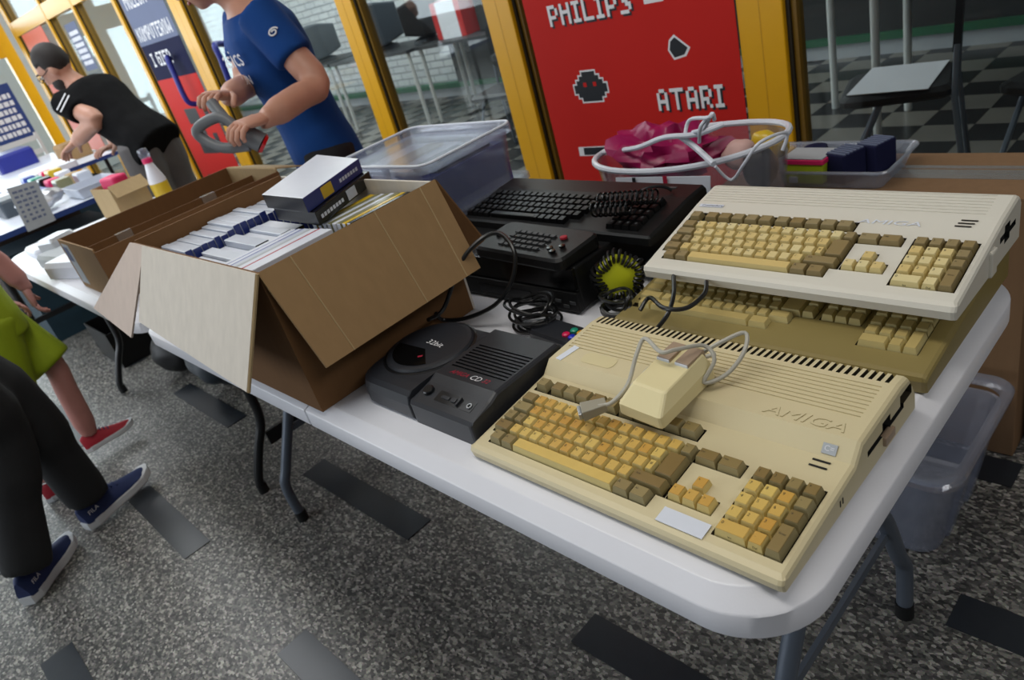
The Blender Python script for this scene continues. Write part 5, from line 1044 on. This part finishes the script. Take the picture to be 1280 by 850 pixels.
# --- man in blue shirt behind the second table
f1 = Vector((-.32, -.95, 0)).normalized(); s1 = UPV.cross(f1)
B1 = PY(412, 205, .97); J = {'pelvis': Vector((B1.x, B1.y, .90))}
J['neck'] = J['pelvis']+UPV*.53+f1*.07; J['head'] = J['neck']+UPV*.115+f1*.13; J['face'] = (f1-UPV*.75+Vector((-.5, 0, 0))).normalized()
J['sL'] = J['neck']+s1*.185-UPV*.065; J['sR'] = J['neck']-s1*.185-UPV*.065
J['eL'] = at_dist(398, 106, J['sL'], .29); J['wL'] = at_dist(336, 146, J['eL'], .25); J['hL'] = at_dist(305, 155, J['wL'], .09)
J['wR'] = at_dist(287, 120, J['sR'], .44); J['eR'] = (J['sR']+J['wR'])/2-UPV*.10-s1*.05; J['hR'] = at_dist(264, 118, J['wR'], .10)
for k, g_ in (('L', 1), ('R', -1)): J['hip'+k] = J['pelvis']+s1*g_*.09-UPV*.03; J['kn'+k] = J['hip'+k]-UPV*.41+f1*.03; J['an'+k] = Vector((J['kn'+k].x, J['kn'+k].y, .10))-f1*.04
P1, fm1 = person('man in blue sports T-shirt holding a grey looped handle', J, f1, {'skin': 'skin', 'shirt': 'shirt_blue', 'legs': 'jeans_black', 'hem': .24}, .62, curl=(.75, .75),
    hand_dirs={'L': (J['hL']-J['wL'], Vector((-.2, 0, -1)), -s1+f1*.6), 'R': (J['hR']-J['wR'], Vector((-.2, 0, -1)), s1+f1*.6)})
for k in 'LR': a_ = J['an'+k]; shoe(P1, Vector((a_.x, a_.y, .001))-f1*.06, Vector((a_.x, a_.y, 0))+f1*.2, 'black_plastic', 'black_rubber')
# chest and sleeve marks
def decal(P, pts_m, name, gm, p0, ax_x, ax_y): M_ = frame(p0-Vector(P.location), ax_x, ax_y); ob(name, G().add(gm[0], gm[1], 0, M_), 'print_white', P)
ax1 = (J['neck']-J['pelvis']).normalized(); c1 = J['pelvis']+ax1*.36+f1*.138; fr1 = s1.cross(ax1)
decal(P1, None, 'shirt_lettering', text('asics', .085), c1+s1*.065+f1*.004, s1+f1*-.30, ax1); decal(P1, None, 'shirt_lettering', text('RUN', .045), c1+s1*.085-ax1*.075+f1*.002, s1+f1*-.34, ax1)
mid = J['sL'].lerp(J['eL'], .36); vd = (CAM-mid).normalized(); ua = (J['sL']-J['eL']).normalized(); vd = (vd-ua*vd.dot(ua)).normalized()
g = G().tube([(.018*math.cos(a*.35)*(1-.028*a), .013*math.sin(a*.35)*(1-.028*a), 0) for a in range(26)], .0028, 6); decal(P1, None, 'sleeve_mark', (g.v, g.f), mid+vd*.073, ua.cross(vd), ua)
# the handle he holds
hl, hr = J['hL'], J['hR']; a1, b1 = at_dist(306, 172, hl, .05), at_dist(332, 180, hl, .13)
TL = thing('looped_handle', 'grey looped handle with a red end cap in the man\'s hands', 'controller', tuple(a1))
dmean = (hl-CAM).length
def onray(px, py, dd): return CAM+ray(px, py).normalized()*dd
obw('barrel', G().tube([onray(302, 165, dmean+.03), onray(328, 179, dmean+.02)], .030, 16), 'tool_grey', TL, smooth=True); obw('end_cap', G().tube([onray(328, 179, dmean+.02), onray(332, 181, dmean+.02)], [.032, .026], 16), 'tool_red', TL, smooth=True)
obw('loop', G().tube(smoothpath([onray(305, 168, dmean+.03), onray(280, 148, dmean+.05), onray(262, 150, dmean+.07), onray(246, 163, dmean+.09), onray(256, 175, dmean+.09), onray(280, 185, dmean+.06), onray(312, 182, dmean+.03)], 4), .0165, 10), 'tool_grey', TL, smooth=True)
obw('grip', G().tube(smoothpath([onray(284, 152, dmean+.05), onray(272, 138, dmean+.08), onray(264, 128, dmean+.10)], 4), .017, 10), 'tool_grey', TL, smooth=True)

# --- man stooping over the blue-edged table
f2 = Vector((-.88, -.47, 0)).normalized(); s2 = UPV.cross(f2); J = {'pelvis': PY(182, 170, .97)}
J['neck'] = at_dist(100, 108, J['pelvis'], .54, True); J['head'] = at_dist(68, 85, J['neck'], .145, True); J['face'] = Vector((-.62, -.72, -.5)).normalized()
ax2 = (J['neck']-J['pelvis']).normalized()
J['sL'] = J['neck']+s2*.18-ax2*.05-UPV*.02; J['sR'] = J['neck']-s2*.18-ax2*.05-UPV*.02
J['eL'] = at_dist(121, 150, J['sL'], .27); J['wL'] = at_dist(96, 176, J['eL'], .25, True); J['hL'] = at_dist(84, 188, J['wL'], .10, True)
J['eR'] = at_dist(132, 155, J['sR'], .30, True); J['wR'] = at_dist(146, 180, J['eR'], .25); J['hR'] = at_dist(128, 187, J['wR'], .10)
for k, g_ in (('L', 1), ('R', -1)): J['hip'+k] = J['pelvis']+s2*g_*.09-UPV*.03; J['kn'+k] = J['hip'+k]-UPV*.45+f2*.02; J['an'+k] = Vector((J['kn'+k].x, J['kn'+k].y, .10))-f2*.03
P2, fm2 = person('bearded man in black patterned T-shirt bending over a table of parts', J, f2, {'skin': 'skin', 'shirt': 'shirt_black', 'legs': 'trousers_grey'} if 'shirt_black' in MATS else {'skin': 'skin', 'shirt': mat('shirt_black', (15, 15, 16), .9, .9, 16, .2, 60, spec=.1).name, 'legs': 'trousers_grey'}, .55, curl=(.45, .35))
for k in 'LR': a_ = J['an'+k]; shoe(P2, Vector((a_.x, a_.y, .001))-f2*.06, Vector((a_.x, a_.y, 0))+f2*.2, 'black_plastic', 'sole_white')
bd = G().ell((.030, 0, -.066), (.062, .058, .052), 18, 10, 0, fm2); iv = fm2.inverted(); bd.f = [ff for ff in bd.f if (lambda c_: c_.z < -.05 or (abs(c_.y) > .035 and c_.z < -.02))(sum((iv @ Vector(bd.v[i]) for i in ff), Vector())/len(ff))]; bd.m = [0]*len(bd.f)
ob('beard', bd, 'hair_dark', P2, smooth=True)
gg = G()
for k in (-1, 1): gg.tube([fm2 @ Vector((.096, k*.033+.020*math.cos(a*PI/6), .010+.015*math.sin(a*PI/6))) for a in range(12)], .0022, 6, closed=True); gg.tube([fm2 @ Vector((.094, k*.053, .012)), fm2 @ Vector((-.005, k*.078, .012))], .002, 6)
gg.tube([fm2 @ Vector((.098, -.013, .012)), fm2 @ Vector((.098, .013, .012))], .0022, 6); ob('glasses', gg, 'black_plastic', P2)
mid = J['sL'].lerp(J['eL'], .35); ua = (J['sL']-J['eL']).normalized(); vd = (CAM-mid).normalized(); vd = (vd-ua*vd.dot(ua)).normalized()
for k in (-1, 1): g = G().box(-.05, .05, -.004, .004, 0, .002); decal(P2, None, 'sleeve_stripe', (g.v, g.f), mid+vd*.074+ua*(.015*k), ua.cross(vd), ua)

# --- walker in black trousers
fA = Vector((-.08, 1, 0)).normalized(); sA = UPV.cross(fA)
J = {'pelvis': Vector((-2.34, -.47, .95))}; J['neck'] = J['pelvis']+UPV*.53+fA*.04; J['head'] = J['neck']+UPV*.18+fA*.05; J['face'] = fA
J['anL'] = PZ(112, 622, .115); J['knL'] = Vector((-2.39, -.315, .52)); J['anR'] = PZ(35, 712, .115); J['knR'] = Vector((-2.27, -.40, .50))
for k, g_ in (('L', 1), ('R', -1)): J['hip'+k] = J['pelvis']+sA*g_*.085-UPV*.03; J['s'+k] = J['neck']+sA*g_*.18-UPV*.06; J['e'+k] = J['s'+k]-UPV*.27-fA*.06; J['w'+k] = J['e'+k]-UPV*.22+fA*.06; J['h'+k] = J['w'+k]-UPV*.09+fA*.02
PA, _ = person('walker in loose black trousers and navy sneakers with white soles', J, fA, {'skin': 'skin', 'shirt': 'jeans_black', 'legs': 'trousers_black', 'width': 1.08}, .6)
h_, t_ = PZ(113, 666, .0), PZ(193, 597, .0); shoe(PA, Vector((h_.x, h_.y, .012)), t_, 'sneaker_blue', 'sole_white', 1.0, 'FILA', 'sneaker_blue', -.06); h_, t_ = PZ(38, 757, .0), PZ(84, 688, .0); shoe(PA, Vector((h_.x, h_.y, .002)), t_, 'sneaker_blue', 'sole_white', 1.0, 'FILA', 'sneaker_blue')
# --- child in lime shorts
fB = Vector((.05, 1, 0)).normalized(); sB = UPV.cross(fB); sc_ = .80
J = {'pelvis': Vector((-2.92, -.215, .70))}; J['neck'] = J['pelvis']+UPV*.42; J['head'] = J['neck']+UPV*.15+fB*.03; J['face'] = fB
J['anL'] = PXX(113, 543, -2.93); J['knL'] = PXX(66, 455, -2.93); J['anR'] = Vector((-2.80, -.36, .08)); J['knR'] = Vector((-2.86, -.30, .40))
for k, g_ in (('L', 1), ('R', -1)): J['hip'+k] = J['pelvis']+sB*g_*.07-UPV*.02; J['s'+k] = J['neck']+sB*g_*.14-UPV*.05; J['e'+k] = J['s'+k]-UPV*.20-fB*.05; J['w'+k] = J['e'+k]-UPV*.16+fB*.10; J['h'+k] = J['w'+k]-UPV*.05+fB*.06
J['eR'] = PXX(4, 318, -2.80)-fB*.03; J['sR'] = J['eR']+Vector((.02, -.13, .18)); J['wR'] = PXX(28, 355, -2.80); J['hR'] = PXX(38, 372, -2.80)
PB, _ = person('child in lime-yellow shorts and red and navy sneakers', J, fB, {'skin': 'skin_pink', 'shirt': 'shorts_lime', 'legs': 'shorts_lime', 'width': 1.0}, .5, 'shorts', sc_)
a_ = J['anL']; shoe(PB, Vector((a_.x, a_.y-.045, max(a_.z-.062, .01))), a_+fB*.2, 'sneaker_red', 'sole_white', .72, None, 'sneaker_blue', -.05); a_ = J['anR']; shoe(PB, Vector((a_.x, a_.y-.045, .005)), a_+fB*.2, 'sneaker_red', 'sole_white', .72, None, 'sneaker_blue')
